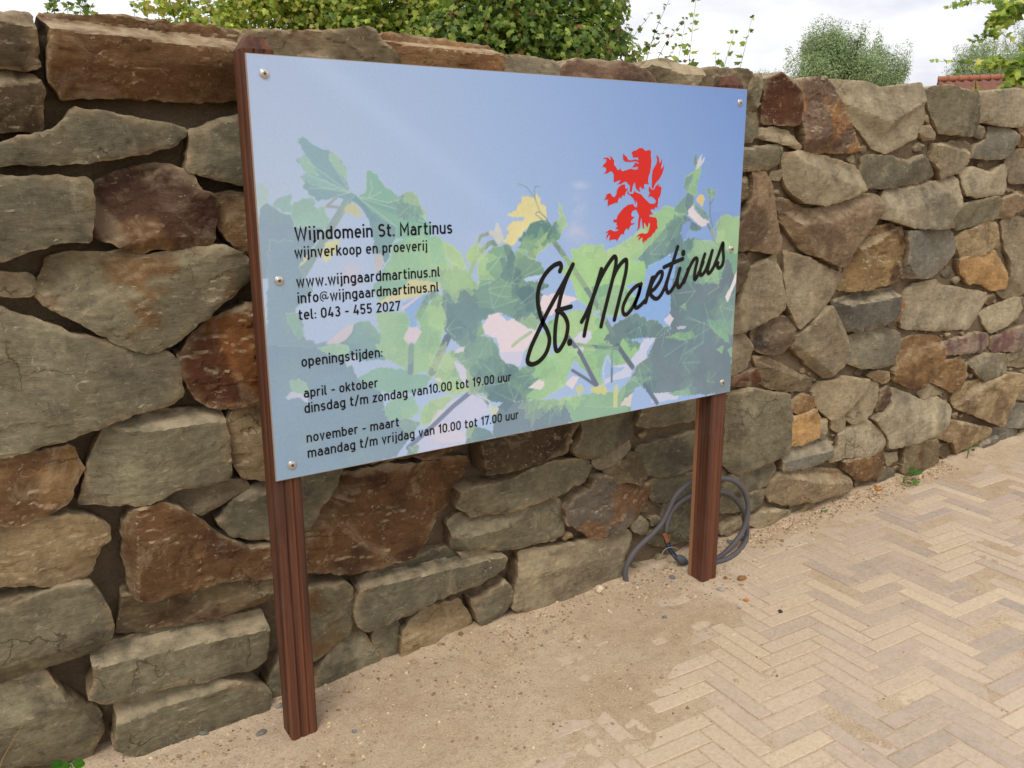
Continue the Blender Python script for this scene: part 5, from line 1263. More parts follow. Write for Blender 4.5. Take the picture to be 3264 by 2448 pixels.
for cr, pts in LION:
    P2 = plane(cr, pts)
    V = [Vector((p[0], p[1], 0)) for p in P2]
    tri = tessellate_polygon([V])
    mb.add([(v.x, PY - 0.0008, v.y) for v in V], tri)
mb.build('lion_emblem', M_RED, part=panel, smooth=False)

# screws
def screw(mb, r=0.0118):
    pr = [(0.0, -0.0042), (r * .45, -0.0042), (r * .62, -0.0036), (r * .70, -0.0020), (r * .82, -0.0030), (r, -0.0008), (r, 0.002)]
    n = 20; V = []; F = []
    for (q, y) in pr:
        for j in range(n): V.append((q * math.cos(2 * math.pi * j / n), y, q * math.sin(2 * math.pi * j / n)))
    for i in range(len(pr) - 1):
        for j in range(n): F.append((i * n + j, (i + 1) * n + j, (i + 1) * n + (j + 1) % n, i * n + (j + 1) % n))
    mb.add(V, F)
    for a in (0, 1):
        w_, l_ = (.0012, .0042) if a else (.0042, .0012)
        mb.box((-w_, -0.0047, -l_), (w_, -0.0041 - 0.0001 * a, l_), 1)
SP = plane('Z', [(570, 159), (602, 606), (630, 1004), (1597, 222), (1578, 538), (1559, 826)])
b0 = np.array(sign['base'])
sm = MB(); screw(sm)
s0 = mesh_obj('screw', sm.v, sm.f, [M_STEEL, M_SLOT], None, matidx=sm.m)
for k, p in enumerate(SP):
    o = s0 if k == 0 else s0.copy()
    if k: COL.objects.link(o)
    o.parent = sign; o.location = Vector((p[0], PY, p[1])) - Vector(b0); o.rotation_euler = (0, 0.5 * k, 0)
def ground_at(cr, p):
    d = ray(*px(cr, p)); nrm = np.array([-GS, 0, 1.0]); t = (GZ - nrm @ CAM) / (nrm @ d)
    q = CAM + d * t; return q[0], q[1]
def on_sand(x, y): return GZ + GS * x + max(0.0, float(sand_rel(np.array(x), np.array(y))))
# ------------------------------------------------------------ coiled cable behind the right post
cable = thing('power_cable', (1.4, 0.12, -0.70), 'thick grey power cable coiled behind the right sign post, its end taped off', 'cable')
def o3(pts, ys):
    r = []
    for i, p in enumerate(pts):
        y = np.interp(i, np.linspace(0, len(pts) - 1, len(ys)), ys); r.append(at_y(*px('O', p), min(y, ground_at('O', p)[1] - 0.012)))
    return r
c1 = o3([(195, 1560), (175, 1450), (200, 1330), (260, 1210), (350, 1095), (520, 935), (655, 790), (755, 600), (835, 430), (950, 310), (1060, 235), (1250, 180), (1470, 185), (1620, 222), (1735, 330), (1795, 480), (1798, 640), (1745, 850), (1640, 1020), (1500, 1165), (1400, 1240), (1250, 1290), (1160, 1300)],
        [0.17, 0.165, 0.16, 0.145, 0.13, 0.12, 0.125, 0.12])
c2 = o3([(1160, 1310), (1260, 1325), (1400, 1290), (1550, 1235), (1690, 1130), (1775, 980), (1785, 830), (1745, 640), (1660, 490), (1560, 395), (1450, 360), (1250, 350), (1050, 410), (900, 500), (800, 610), (738, 750), (722, 900)],
        [0.125, 0.15, 0.16, 0.16, 0.155])
mb = MB(); mb.tube(spline(c1 + c2[1:], 6), 0.0102, 12); mb.build('sheath', M_CABLE, cable)
M_ORANGE = mat_plain('orange_connector', (140, 92, 60), 0.5); M_BLUE = mat_plain('blue_wire', (28, 82, 150), 0.4); M_BROWN = mat_plain('brown_wire', (62, 40, 36), 0.5)
M_TAPE = mat_plain('grey_plug', (84, 88, 92), 0.6); M_TIE = mat_plain('white_tie', (160, 156, 150), 0.5)
def wire(name, pts, y, r, m):
    mb = MB(); mb.tube(spline(o3(pts, [y]), 6), r, 8); mb.build(name, m, cable)
wire('blue_wire', [(735, 1010), (760, 1100), (810, 1180), (865, 1240)], 0.146, 0.0028, M_BLUE)
wire('brown_wire', [(700, 1010), (740, 1110), (790, 1190), (850, 1265)], 0.150, 0.0026, M_BROWN)
wire('black_wire', [(765, 960), (760, 1060), (800, 1140), (880, 1230)], 0.152, 0.0026, M_BROWN)
wire('cable_tie', [(660, 1190), (700, 1130), (760, 1100), (830, 1100), (885, 1140), (905, 1215)], 0.138, 0.0012, M_TIE)
for p, q in (((700, 925), (735, 1020)), ((755, 940), (772, 990))):
    a, b = o3([p], [0.145])[0], o3([q], [0.145])[0]
    d = Vector(b - a); L = d.length; wv = 0.010 if p[0] < 750 else 0.004
    mb = MB(); mb.tube([a, a + (b - a) * .45, a + (b - a) * .5, a + (b - a) * .55, b], [wv, wv, wv * .8, wv, wv], 4)
    mb.build('wire_connector', M_ORANGE, cable, smooth=False)
a, b = o3([(865, 1225), (985, 1300)], [0.140])
mb = MB(); mb.tube([a, a + (b - a) * .2, a + (b - a) * .25, a + (b - a) * .7, b], [.009, .011, .016, .016, .010], 10); mb.build('plug', M_TAPE, cable)

# ------------------------------------------------------------ loose stones and grit
def pebble(c, r, seed, fl=0.6):
    R = np.random.default_rng(seed)
    V = []; n, k = 9, 5
    for i in range(k + 1):
        ph = math.pi * i / k
        for j in range(n):
            t = 2 * math.pi * j / n
            V.append((math.sin(ph) * math.cos(t), math.sin(ph) * math.sin(t), math.cos(ph)))
    V = np.array(V)
    pl = R.normal(0, 1, (7, 3)); pl /= np.linalg.norm(pl, axis=1)[:, None]
    for p in pl:
        d = V @ p; lim = 0.62 + 0.2 * R.random()
        V = V - np.maximum(d - lim, 0)[:, None] * p
    s = np.array([1 + 0.5 * R.random(), 0.75 + 0.3 * R.random(), fl]) * r
    a = R.random() * 6.28; V = V * s
    V = np.stack([V[:, 0] * math.cos(a) - V[:, 1] * math.sin(a), V[:, 0] * math.sin(a) + V[:, 1] * math.cos(a), V[:, 2]], 1)
    F = []
    for i in range(k):
        for j in range(n): F.append((i * n + j, (i + 1) * n + j, (i + 1) * n + (j + 1) % n, i * n + (j + 1) % n))
    return V + np.array(c), F
def mat_pebble():
    n = NT('pebble'); c = n.mix(1.0, n.attr(), n.ramp(n.noise(90, 4), .3, .7, (.75, .75, .75, 1), (1.2, 1.2, 1.2, 1)), 'MULTIPLY')
    return n.done(c, .85, n.bump(n.noise(200, 4), .4, .003))
M_PEB = mat_pebble()
PB = [
 ('N', (725, 950), .022, (224, 204, 172), 'long cream coloured stone lying at the foot of the wall between the sign posts'),
 ('N', (1335, 850), .013, (126, 124, 116), 'flat blue grey stone on the sand left of the right post'),
 ('N', (1880, 850), .018, (146, 108, 66), 'brown stone lying on the sand right of the right post'),
 ('N', (1750, 850), .011, (140, 106, 70), 'small brown stone close beside the foot of the right post'),
 ('N', (1715, 940), .013, (164, 158, 150), 'pale grey stone in front of the right post'),
 ('N', (1915, 1018), .009, (190, 118, 62), 'small orange pebble on the sand in front of the right post'),
 ('N', (1862, 1078), .008, (160, 156, 148), 'small grey pebble below the orange pebble'),
 ('N', (2180, 1108), .010, (70, 62, 56), 'black crumb of stone on the pavers'),
 ('N', (1275, 1158), .009, (126, 122, 114), 'grey pebble alone on the open sand in front of the cable'),
 ('N', (1785, 520), .020, (96, 88, 84), 'dark grey stone standing inside the cable loop'),
 ('N', (1760, 580), .014, (124, 122, 118), 'flat grey stone under the dark one inside the cable loop'),
 ('N', (1430, 790), .012, (196, 184, 160), 'pale stone against the left side of the right post'),
 ('N', (1255, 765), .011, (182, 164, 136), 'leftmost of three pale stones under the plug'),
 ('N', (1300, 748), .011, (190, 172, 144), 'middle one of three pale stones under the plug'),
 ('N', (1338, 742), .009, (186, 176, 156), 'rightmost of three pale stones under the plug'),
 ('K', (962, 328), .020, (188, 132, 72), 'orange stone resting on the wall foot beside the long tan block'),
 ('M', (97, 1375), .014, (122, 120, 112), 'blue grey sliver of stone left of the foot of the left post'),
 ('M', (207, 1098), .011, (142, 144, 138), 'pale blue stone behind the left post at the wall foot'),
 ('M', (913, 1355), .008, (128, 126, 120), 'small blue grey pebble right of the foot of the left post'),
 ('M', (1800, 530), .010, (196, 172, 138), 'rounded tan pebble below the ochre block at the wall foot'),
 ('S', (1590, 360), .012, (120, 118, 110), 'blue grey chip under the lowest grey block near the left post'),
]
for k, (cr, p, r, c, lab) in enumerate(PB):
    x, y = ground_at(cr, p)
    y = min(y, 0.165)
    v, f = pebble((0, 0, 0), r, 100 + k, .55)
    o = mesh_obj('loose_stone', v, f, M_PEB, cols=np.tile(lin(c) * 0.95, (len(v), 1)), smooth=False)
    o.location = (x, y, on_sand(x, y) + r * .22); tag(o, lab, 'stone', 'loose stones on the sand')
Vg, Fg, Cg, off = [], [], [], 0
gr = random.Random(21)
GC = [(196, 168, 128), (222, 202, 168), (164, 134, 100), (136, 108, 80), (204, 180, 144), (150, 124, 96), (176, 150, 118), (186, 160, 128), (212, 188, 150), (150, 140, 126)]
base = [pebble((0, 0, 0), 1.0, 300 + i, .7) for i in range(8)]
def grit(x, y, r):
    global off
    v, f = base[gr.randrange(8)]
    a = gr.random() * 6.28; ca, sa = math.cos(a), math.sin(a)
    v = np.stack([v[:, 0] * ca - v[:, 1] * sa, v[:, 0] * sa + v[:, 1] * ca, v[:, 2]], 1) * r + np.array([x, y, on_sand(x, y) + r * .2])
    Vg.append(v); Fg.extend([tuple(i + off for i in q) for q in f]); off += len(v)
    Cg.append(np.tile(lin(gr.choice(GC)) * 0.95, (len(v), 1)))
cnt = 0
while cnt < 5200:
    x = gr.uniform(-0.7, 3.4); yb = float(np.interp(x, [-0.7, 0.4, 1.3, 1.9, 3.4], [-0.7, -0.62, -0.42, 0.0, 0.10]))
    y = 0.19 - abs(gr.gauss(0, 0.30)) * (0.19 - yb) / 0.7
    if y < yb - 0.15: continue
    if fbm(np.array(x * 2.3), np.array(y * 3.1), 3) + gr.gauss(0, .18) < -0.05 and y < 0.10: continue
    grit(x, y, min(0.0095, 0.0018 + gr.expovariate(1 / 0.0011))); cnt += 1
for k in range(120):
    grit(gr.uniform(0.2, 4.2), gr.uniform(-1.2, 0.1), gr.uniform(.0014, .003))
tag(mesh_obj('grit', np.concatenate(Vg), Fg, M_PEB, cols=np.concatenate(Cg), smooth=False), 'fine grit and crumbs of stone scattered over the sand', 'grit', kind='stuff')

# ------------------------------------------------------------ leaves
MAPLE = [(0, 0), (.16, -.06), (.44, .02), (.34, .20), (.56, .46), (.30, .50), (.20, .66), (0, 1.0)]
MAPLE = MAPLE + [(-p[0], p[1]) for p in MAPLE[-2:0:-1]]
OVAL = [(0, 0), (.2, .2), (.3, .5), (.18, .8), (0, 1), (-.18, .8), (-.3, .5), (-.2, .2)]
NARROW = [(0, 0), (.13, .4), (0, 1), (-.13, .4)]
class Leaves:
    def __init__(s, shape): s.sh = np.array([(0, .42)] + shape); s.v = []; s.c = []; s.n = 0; s.k = len(shape)
    def add(s, p, up, nrm, size, col, curl=0.25):
        up = np.asarray(up, float); up = up / (np.linalg.norm(up) + 1e-9)
        nrm = np.asarray(nrm, float); sd_ = np.cross(up, nrm); L = np.linalg.norm(sd_)
        if L < 1e-4: sd_ = np.cross(up, (0.3, 0.8, 0.5)); L = np.linalg.norm(sd_)
        sd_ = sd_ / L; n2 = np.cross(sd_, up)
        q = s.sh * size
        z = -curl * (np.abs(q[:, 0]) + 0.5 * q[:, 1] ** 2 / size)
        s.v.append(np.asarray(p)[None] + q[:, :1] * sd_ + q[:, 1:] * up + z[:, None] * n2)
        s.c.append(np.tile(col, (s.k + 1, 1))); s.n += 1
    def build(s, name, mat, parent):
        V = np.concatenate(s.v); k = s.k
        b = np.arange(s.n)[:, None] * (k + 1)
        F = np.concatenate([np.concatenate([b, b + 1 + j, b + 1 + (j + 1) % k], 1) for j in range(k)])
        return mesh_obj(name, V, F, mat, parent, cols=np.concatenate(s.c), smooth=False)
def crown(lv, rng, clumps, n, size, pal, droop=0.3, spread=1.0):
    """leaves through the outer part of a cloud of clumps, turned outwards and to the light"""
    w = np.array([c[3] * c[4] * c[5] for c in clumps]) ** 0.7; w = w / w.sum()
    for k in rng.choice(len(clumps), n, p=w):
        cx, cy, cz, rx, ry, rz = clumps[k][:6]
        d = rng.normal(0, 1, 3); d /= np.linalg.norm(d)
        r = (0.45 + 0.62 * rng.random() ** 0.6) * spread
        p = np.array([cx + d[0] * rx * r, cy + d[1] * ry * r, cz + d[2] * rz * r])
        nrm = d + np.array([-.15, -.25, 0.55]) + rng.normal(0, .5, 3)
        up = rng.normal(0, 1, 3) + np.array([0, 0, -droop])
        up = up - nrm * (up @ nrm) / (nrm @ nrm)
        c = lin(pal[rng.integers(len(pal))]) * (0.75 + 0.5 * rng.random())
        lv.add(p, up, nrm, size * (0.6 + 0.7 * rng.random()), c)
def shoot(lv, mb, rng, p0, p1, n, size, pal, r=0.0024, sag=0.05):
    p0, p1 = np.array(p0), np.array(p1)
    mid = (p0 + p1) / 2 + np.array([rng.normal(0, .02), rng.normal(0, .02), sag])
    pts = spline([p0, mid, p1], 8)
    mb.tube(pts, list(np.linspace(r, r * .35, len(pts))), 5)
    for i in range(n):
        t = (i + .5) / n; q = np.array(pts[min(len(pts) - 1, int(t * len(pts)))])
        for s_ in (-1, 1):
            a = rng.random() * 6.28
            up = np.array([math.cos(a) * s_, math.sin(a) * s_, .35]); nrm = np.array([rng.normal(-.3, .6), rng.normal(-.9, .5), rng.normal(.6, .4)])
            sz = size * (0.55 + 0.85 * (1 - t)) * (.8 + .4 * rng.random())
            lv.add(q + up * .006, up, nrm, sz, lin(pal[rng.integers(len(pal))]) * (.8 + .4 * rng.random()), .3)
PG = [(106, 132, 60), (126, 150, 68), (88, 112, 52), (144, 164, 78), (112, 138, 70), (78, 100, 50), (132, 148, 72)]
PYG = [(170, 182, 82), (184, 192, 92), (154, 172, 78), (194, 192, 104), (138, 158, 74), (180, 170, 98)]
PGD = [(126, 150, 68), (158, 172, 84), (112, 138, 62), (104, 130, 58), (120, 144, 64), (80, 104, 46), (150, 162, 78), (124, 142, 64), (96, 122, 58), (64, 84, 40), (84, 106, 46), (112, 136, 66), (140, 156, 74), (58, 78, 38), (128, 96, 58)]
PRD = [(140, 104, 66), (126, 92, 58)]
SHN = 0.92
def clumps_in(rng, c, r, n, cr):
    out = []
    for k in range(n):
        d = rng.normal(0, 1, 3); d /= np.linalg.norm(d)
        q = rng.random() ** .45
        s = cr * (.7 + .6 * rng.random())
        out.append((c[0] + d[0] * r[0] * q, c[1] + d[1] * r[1] * q, c[2] + d[2] * r[2] * q, s, s, s * .9))
    return out
def shrub(base, c, r, ncl, cr, n, size, pal, label, seed, shoots=(), name='maple_shrub'):
    rng = np.random.default_rng(seed)
    t = thing(name, base, label, 'shrub', 'shrubs growing behind the wall')
    lv = Leaves(MAPLE); mb = MB()
    cl = clumps_in(rng, c, r, ncl, cr)
    crown(lv, rng, cl, n, size, pal)
    for k in range(26):
        q = cl[rng.integers(len(cl))]
        b0_ = np.array(base) + np.array([rng.normal(0, .12), rng.normal(0, .12), 0.0])
        mb.tube(spline([b0_, (b0_ + np.array(q[:3])) / 2 + rng.normal(0, .06, 3), np.array(q[:3])], 6), list(np.linspace(.009, .003, 13)), 5)
    for (p0, p1, k) in shoots: shoot(lv, mb, rng, p0, p1, k, size * 1.0, pal)
    mb.build('stems', M_BARK, t); lv.build('foliage', M_LEAF, t)
    return t
def zpt(x, y, Y): return tuple(at_y(*px('Z', (x, y)), Y))
# centre shrub, dark; its right edge thins out into single shoots
sh = []
for (x0, y0, x1, y1, k) in [(1330, 200, 1405, 30, 10), (1350, 190, 1425, 90, 8), (1380, 190, 1450, -10, 11), (1395, 185, 1480, 40, 9), (1408, 190, 1466, 96, 7), (1420, 190, 1500, 130, 6), (1300, 200, 1380, -30, 12), (1330, 200, 1440, 62, 9)]:
    sh.append((zpt(x0, y0, 2.1), zpt(x1, y1, 2.0), k))
cA = zpt(1180, 40, 2.45)
shrub((cA[0], 2.5, gz(cA[0])), (cA[0] + .02, 2.5, 1.45), (.62, .38, .95), 70, .20, 30000, .036, PGD, 'dense dark green field maple shrub rising behind the middle of the wall', 41, sh)
# shoots of their own right of it
for k, (lab, L) in enumerate([('pair of thin upright leafy shoots over the wall right of the dark shrub', [((1487, 160), (1503, 2), 9), ((1466, 158), (1480, 50), 6), ((1530, 168), (1546, 108), 5)]),
                              ('thin leaning leafy shoot standing apart over the wall right of the upright pair', [((1570, 170), (1624, 40), 9), ((1578, 165), (1586, 70), 6), ((1560, 170), (1562, 140), 3)])]):
    rng = np.random.default_rng(60 + k)
    p = zpt(L[0][0][0], L[0][0][1], 1.9)
    t = thing('maple_sapling', (p[0], 1.9, gz(p[0])), lab, 'shrub', 'shrubs growing behind the wall')
    lv = Leaves(MAPLE); mb = MB()
    mb.tube([(p[0], 1.9, gz(p[0])), (p[0], 1.9, p[2])], [.012, .006], 6)
    for (a, b, n) in L:
        pa = np.array(zpt(a[0], a[1], 1.9)); pa2 = pa - np.array([0, 0, .25])
        shoot(lv, mb, rng, pa2, zpt(b[0], b[1], 1.9), n + 3, .05, PG[:4] + PYG[:3], .0022, .0)
    mb.build('stems', M_BARK, t); lv.build('foliage', M_LEAF, t)
# paler shrubs to the left
cB = zpt(930, 60, 3.3)
shrub((cB[0], 3.4, gz(cB[0])), (cB[0], 3.4, 1.55), (.62, .36, .95), 60, .20, 20000, .038, PYG + PG[:3], 'yellow green field maple shrub behind the wall, left of the dark shrub', 42)
cC = zpt(610, 60, 3.8)
shC = [(zpt(440, 90, 3.7), zpt(388, 10, 3.7), 8), (zpt(470, 90, 3.7), zpt(440, -10, 3.7), 9), (zpt(430, 80, 3.7), zpt(410, 20, 3.7), 6), (zpt(500, 90, 3.7), zpt(476, 0, 3.7), 8)]
shrub((cC[0], 3.8, gz(cC[0])), (cC[0] + .1, 3.8, 1.45), (.98, .36, .84), 110, .19, 34000, .038, PYG + PYG + PG[1:2], 'pale yellow leafy shrub behind the big rust coping stone at the left', 43, shC)
shD = [(zpt(x, 60, 4.2), zpt(x + dx, y, 4.2), n) for (x, dx, y, n) in ((128, -4, 0, 8), (150, 6, 8, 6), (172, 8, 0, 8), (110, -6, 10, 6), (192, 4, 14, 5))]
cD = zpt(120, 60, 4.2)
shrub((cD[0], 4.2, gz(cD[0])), (cD[0] - .15, 4.2, 1.05), (.40, .3, .30), 20, .16, 1800, .042, PG, 'dark tips of a low shrub showing over the top left corner of the wall', 44, shD)
shE = [(zpt(291, 60, 4.5), zpt(291, 12, 4.5), 4), (zpt(318, 60, 4.5), zpt(319, 22, 4.5), 4), (zpt(374, 70, 4.5), zpt(376, 34, 4.5), 3)]
cE = zpt(310, 60, 4.5)
shrub((cE[0], 4.5, gz(cE[0])), (cE[0], 4.5, .8), (.25, .2, .25), 8, .12, 500, .035, PG, 'three tiny shoot tips poking over the rust coping stone', 45, shE)
# branch hanging in from the right
rng = np.random.default_rng(77)
bp = zpt(2330, 120, 1.0)
t = thing('overhanging_shrub', (bp[0] + .5, 1.1, gz(bp[0])), 'leafy maple branches reaching over the wall from the right edge', 'shrub', 'shrubs growing behind the wall')
lv = Leaves(MAPLE); mb = MB()
for (a, b, n) in [((2290, -10), (2040, 18), 13), ((2260, -30), (2110, 90), 9), ((2170, 30), (2105, 100), 7), ((2300, 160), (2020, 132), 14), ((2290, 130), (2075, 155), 9), ((2310, 230), (2120, 196), 10), ((2280, 200), (2150, 60), 8), ((2300, 40), (2130, 5), 12), ((2300, 190), (2170, 170), 9), ((2150, 80), (2096, 88), 4)]:
    shoot(lv, mb, rng, zpt(a[0], a[1], 1.0 + rng.normal(0, .05)), zpt(b[0], b[1], 1.0), n + 3, .062, PG[:5] + PYG[:4], .0028, .02)
crown(lv, rng, clumps_in(rng, (bp[0] + .35, 1.1, 1.6), (.28, .25, .55), 24, .16), 3000, .055, PG)
for (qx_, qy_, rr_, n_) in ((2200, 15, .10, 90), (2160, 40, .06, 40), (2205, 150, .09, 80), (2150, 135, .05, 30), (2190, 190, .07, 40)):
    q_ = zpt(qx_, qy_, 1.0); crown(lv, rng, [(q_[0], 1.0, q_[2], rr_ * 1.4, rr_, rr_ * .6)], n_, .058, PG[:5] + PYG[:3])
for (a, b) in (((2290, -10), .3), ((2300, 160), .0), ((2310, 230), -.2), ((2300, 40), .2)):
    q = zpt(a[0], a[1], 1.0)
    mb.tube(spline([(bp[0] + .5, 1.1, gz(bp[0])), (bp[0] + .42, 1.1, .9), q], 8), list(np.linspace(.03, .006, 17)), 6)
mb.build('stems', M_BARK, t); lv.build('foliage', M_LEAF, t)

# ------------------------------------------------------------ distant willows and the house
PW_ = [(136, 154, 110), (120, 142, 98), (152, 168, 126), (106, 128, 84), (160, 172, 132)]
def far_tree(cx, cy, Y, rx, rz, n, size, label, seed, ncl=90):
    rng = np.random.default_rng(seed)
    c = np.array(zpt(cx, cy, Y)); b = (c[0], Y, gz(c[0]) * 0 + GZ + GS * c[0] - .06)
    t = thing('willow_tree', b, label, 'tree', 'willows far behind the wall')
    lv = Leaves(NARROW); mb = MB()
    cl = []
    for k in range(ncl):
        d = rng.normal(0, 1, 3); d /= np.linalg.norm(d); q = rng.random() ** .42 * (1.12 if k % 5 == 0 else .95)
        s = rx * (.10 + .17 * rng.random())
        cl.append((c[0] + d[0] * rx * q, Y + d[1] * rx * .8 * q, c[2] + d[2] * rz * q * (1.0 if d[2] > 0 else 1.3), s, s, s * 1.15))
    for k in range(16):
        a_ = rng.uniform(.15, 3.0); q_ = rng.uniform(.85, 1.02); cl.append((c[0] + math.cos(a_) * rx * q_, Y + rng.normal(0, .3) * rx, c[2] + math.sin(a_) * rz * q_, rx * .07, rx * .07, rx * rng.uniform(.12, .24)))
    crown(lv, rng, cl, n, size, PW_, -.8, 1.15)
    mb.tube([b, (c[0], Y, c[2] - rz * .6)], [.22, .14], 10); mb.build('trunk', M_BARK, t)
    lb = MB()
    for k in range(40):
        q = cl[rng.integers(len(cl))]
        p0 = np.array([c[0], Y, c[2] - rz * (.4 + .5 * rng.random())])
        lb.tube(spline([p0, (p0 + np.array(q[:3])) / 2 + rng.normal(0, .1, 3), np.array(q[:3])], 5), list(np.linspace(.07, .015, 11)), 5)
    lb.build('limbs', M_BARK, t)
    lv.build('crown', M_FAR, t)
far_tree(1826, 172, 20, 2.45, 1.62, 52000, .125, 'round grey green willow far behind the wall against the white sky', 81)
far_tree(2120, 175, 26, 2.2, 2.0, 26000, .14, 'loose willow half hidden behind the overhanging branches, above the tiled roof', 82)
far_tree(2215, 150, 34, 2.6, 3.2, 20000, .17, 'airy willow at the right edge behind the tiled roof', 83)
far_tree(1662, 205, 30, 1.4, 1.0, 2500, .20, 'low pale treetop just clearing the wall left of the round willow', 84, 30)
# house: ridge runs away to the right
pa = np.array(zpt(2026, 173, 18.0)); dq = ray(*px('Z', (2330, 163))); pb = CAM + dq * ((pa[2] - CAM[2]) / dq[2])
dirv = pb - pa; dirv[2] = 0; L = np.linalg.norm(dirv); dirv /= L
nrm = np.array([dirv[1], -dirv[0], 0]);
if nrm[1] > 0: nrm = -nrm
zr = pa[2]; gb = GZ + GS * pa[0] - .1
house = thing('house', (pa[0] + dirv[0] * L / 2, pa[1] + dirv[1] * L / 2, gb), 'house with a red pantile roof, only the roof showing over the wall at the right', 'house')
RN = 13; TWd = 0.30; run = 3.6; drop = 2.6
ncol = int(L / TWd); V = []; F = []
for i in range(RN):
    for e in (0, 1):
        tt = (i + e) / RN
        for j in range(ncol * 8 + 1):
            ph = j / 8.0
            wv = 0.035 * math.sin(2 * math.pi * ph) + 0.012 * math.sin(4 * math.pi * ph) - (0.0 if e else 0.045)
            p = pa + dirv * (ph * TWd) + nrm * (run * tt)
            V.append((p[0], p[1], zr - drop * tt + wv + (0.03 if e else 0.0)))
m = ncol * 8 + 1
for i in range(RN * 2 - 1):
    for j in range(m - 1): F.append((i * m + j, i * m + j + 1, (i + 1) * m + j + 1, (i + 1) * m + j))
def mat_roof():
    n = NT('red_pantiles'); c = n.mix(n.noise(2.2, 5), rgba((112, 78, 68)), rgba((150, 106, 90)))
    c = n.mix(n.math('MULTIPLY', n.ramp(n.noise(7, 5, .7), .5, .7), .5), c, rgba((96, 80, 66)))
    return n.done(c, .85, n.bump(n.noise(20, 4), .4, .02))
M_ROOF = mat_roof(); M_RIDGE = mat_plain('ridge_tile', (166, 108, 84), .85, scale=6)
roof = mesh_obj('roof', V, F, M_ROOF, house)
mb = MB()
q = pa - nrm * run
V2 = [tuple(pa), tuple(pa + dirv * L), tuple(pa + dirv * L - nrm * run + np.array([0, 0, -drop])), tuple(pa - nrm * run + np.array([0, 0, -drop]))]
mb.add(V2, [(0, 1, 2, 3)]); mb.build('back_slope', M_ROOF, part=roof)
mb = MB()
for k in range(int(L / .36)):
    a = pa + dirv * (k * .36) + np.array([0, 0, .03]); b = a + dirv * .37
    mb.tube([a, a + (b - a) * .12, b], [.125, .11, .105], 10)
mb.build('ridge_tiles', M_RIDGE, part=roof)
mb = MB()
f0 = pa + nrm * (run - .35); f1 = f0 + dirv * L; r0 = pa - nrm * (run - .35); r1 = r0 + dirv * L
ze = zr - drop * .9
V = [(f0[0], f0[1], gb), (f1[0], f1[1], gb), (r1[0], r1[1], gb), (r0[0], r0[1], gb), (f0[0], f0[1], ze), (f1[0], f1[1], ze), (r1[0], r1[1], ze), (r0[0], r0[1], ze), (pa[0], pa[1], zr - .12), (pa[0] + dirv[0] * L, pa[1] + dirv[1] * L, zr - .12)]
mb.add(V, [(0, 1, 5, 4), (1, 2, 6, 9, 5), (2, 3, 7, 6), (3, 0, 4, 8, 7)])
mb.build('walls', mat_plain('house_brick', (150, 100, 76), .9, scale=3), house, smooth=False)

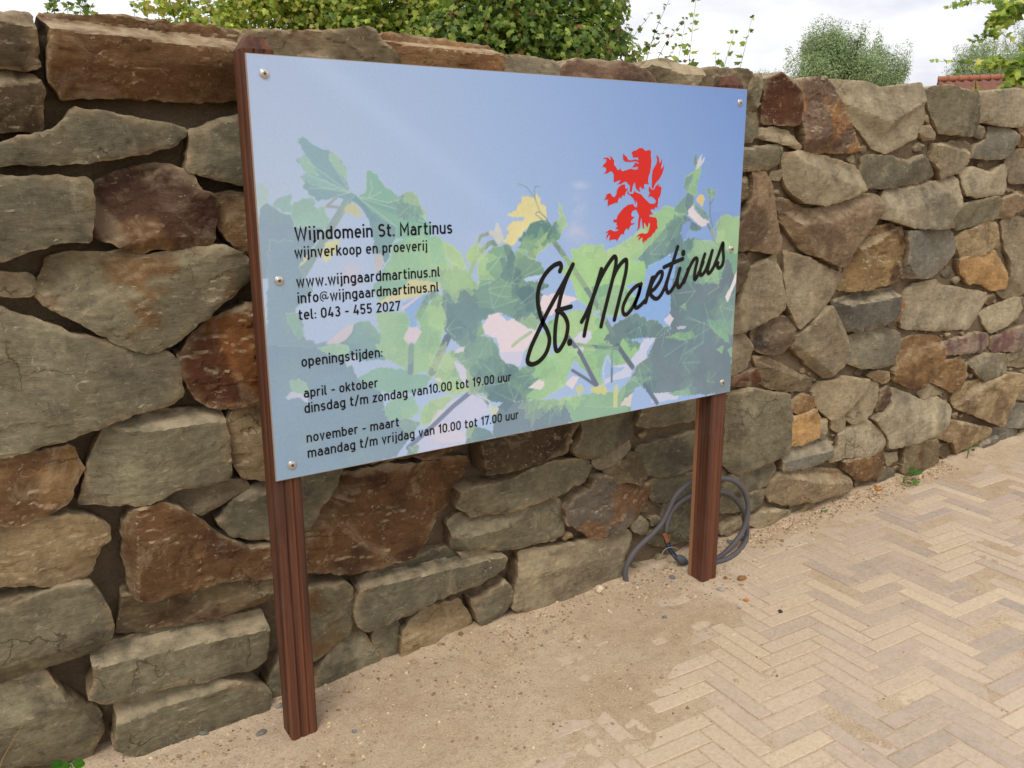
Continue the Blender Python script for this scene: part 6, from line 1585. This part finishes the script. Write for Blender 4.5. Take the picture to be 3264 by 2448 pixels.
# ------------------------------------------------------------ small plants
def weed(p, leaves, label, seed, size=.035, name='weed', pal=((70, 124, 42), (88, 142, 52), (60, 108, 40))):
    rng = np.random.default_rng(seed)
    t = thing(name, p, label, 'plant')
    lv = Leaves(OVAL); mb = MB(); p = np.array(p)
    for (dx, dy, dz) in leaves:
        q = p + np.array([dx, dy, dz])
        mb.tube(spline([p, p + np.array([dx * .3, dy * .3, dz * .7]), q], 5), .0013, 5)
        lv.add(q, (dx * 1.2 + .001, dy - .01, .012), (dx * .4, -.6, .8), size * (.8 + .4 * rng.random()), lin(pal[rng.integers(len(pal))]), .2)
    mb.build('stem', mat_plain('green_stem', (96, 120, 60), .6), t); lv.build('leaves', M_LEAF, t)
def foot(cr, p, y):
    q = at_y(*px(cr, p), y); return (float(q[0]), y, on_sand(q[0], y) - .004)
weed(foot('K', (1335, 300), .155), [(-.03, -.02, .045), (-.012, -.02, .02), (.018, -.03, .012), (.035, -.02, .05), (.01, -.01, .065), (.05, -.01, .04), (.0, -.03, .03)], 'small bright green weed at the foot of the wall by the paved path', 91, .042)
pS = foot('S', (545, 600), .145)
LS = [tuple(at_y(*px('S', q), .125) - np.array(pS)) for q in ((485, 545), (575, 555), (585, 580), (520, 560))]
weed(pS, LS, 'small three leaved weed at the wall foot in the bottom left corner', 92, .045)
weed(foot('K', (735, 480), .16), [(-.01, -.01, .02), (.012, -.01, .014), (.0, -.012, .03)], 'tiny green sprout at the wall foot under the long tan block', 93, .016)
pr_ = foot('J', (1800, 1540), .16)
weed(pr_, [(-.02, -.01, .05), (.02, -.01, .07), (.0, -.01, .09), (.03, 0, .04)], 'thin dark grassy tuft at the wall foot near the right end', 94, .03, 'grass_tuft', ((96, 104, 56), (84, 92, 50)))
g0 = at_y(*px('S', (0, 600)), .10); g1 = at_y(*px('S', (185, 255)), .13)
gb_ = np.array([g0[0] - .02, .12, on_sand(g0[0] - .02, .12) - .01])
mb = MB(); mb.tube(spline([gb_, (np.array(g0) + gb_) / 2, g0, (np.array(g0) + g1) / 2 + np.array([0, 0, .004]), g1], 6), list(np.linspace(.0016, .0005, 25)), 5)
tag(mb.build('grass_stalk', mat_plain('dry_grass', (150, 118, 72), .8)), 'dry brown grass stalk leaning across the stones at the bottom left', 'grass stalk')
fp = at_y(*px('L', (1785, 840)), .75)
t = thing('flower_spike', (float(fp[0]), .75, gz(fp[0])), 'small yellow flower spike behind the wall in front of the tiled roof', 'flower')
lv = Leaves(OVAL); mb = MB(); rng = np.random.default_rng(95)
tp = at_y(*px('L', (1787, 705)), .75)
mb.tube([(fp[0], .75, gz(fp[0])), tuple(fp), tuple(tp)], [.006, .005, .002], 6)
for k in range(70):
    s_ = rng.random(); q = np.array(fp) + (np.array(tp) - np.array(fp)) * s_; a = rng.random() * 6.28
    lv.add(q, (math.cos(a), math.sin(a), .3), (math.cos(a) * .3, -.5, 1), .028 * (1.15 - s_), lin([(206, 186, 70), (190, 178, 80), (150, 160, 70)][rng.integers(3)]), .2)
mb.build('stem', M_BARK, t); lv.build('petals', M_LEAF, t)
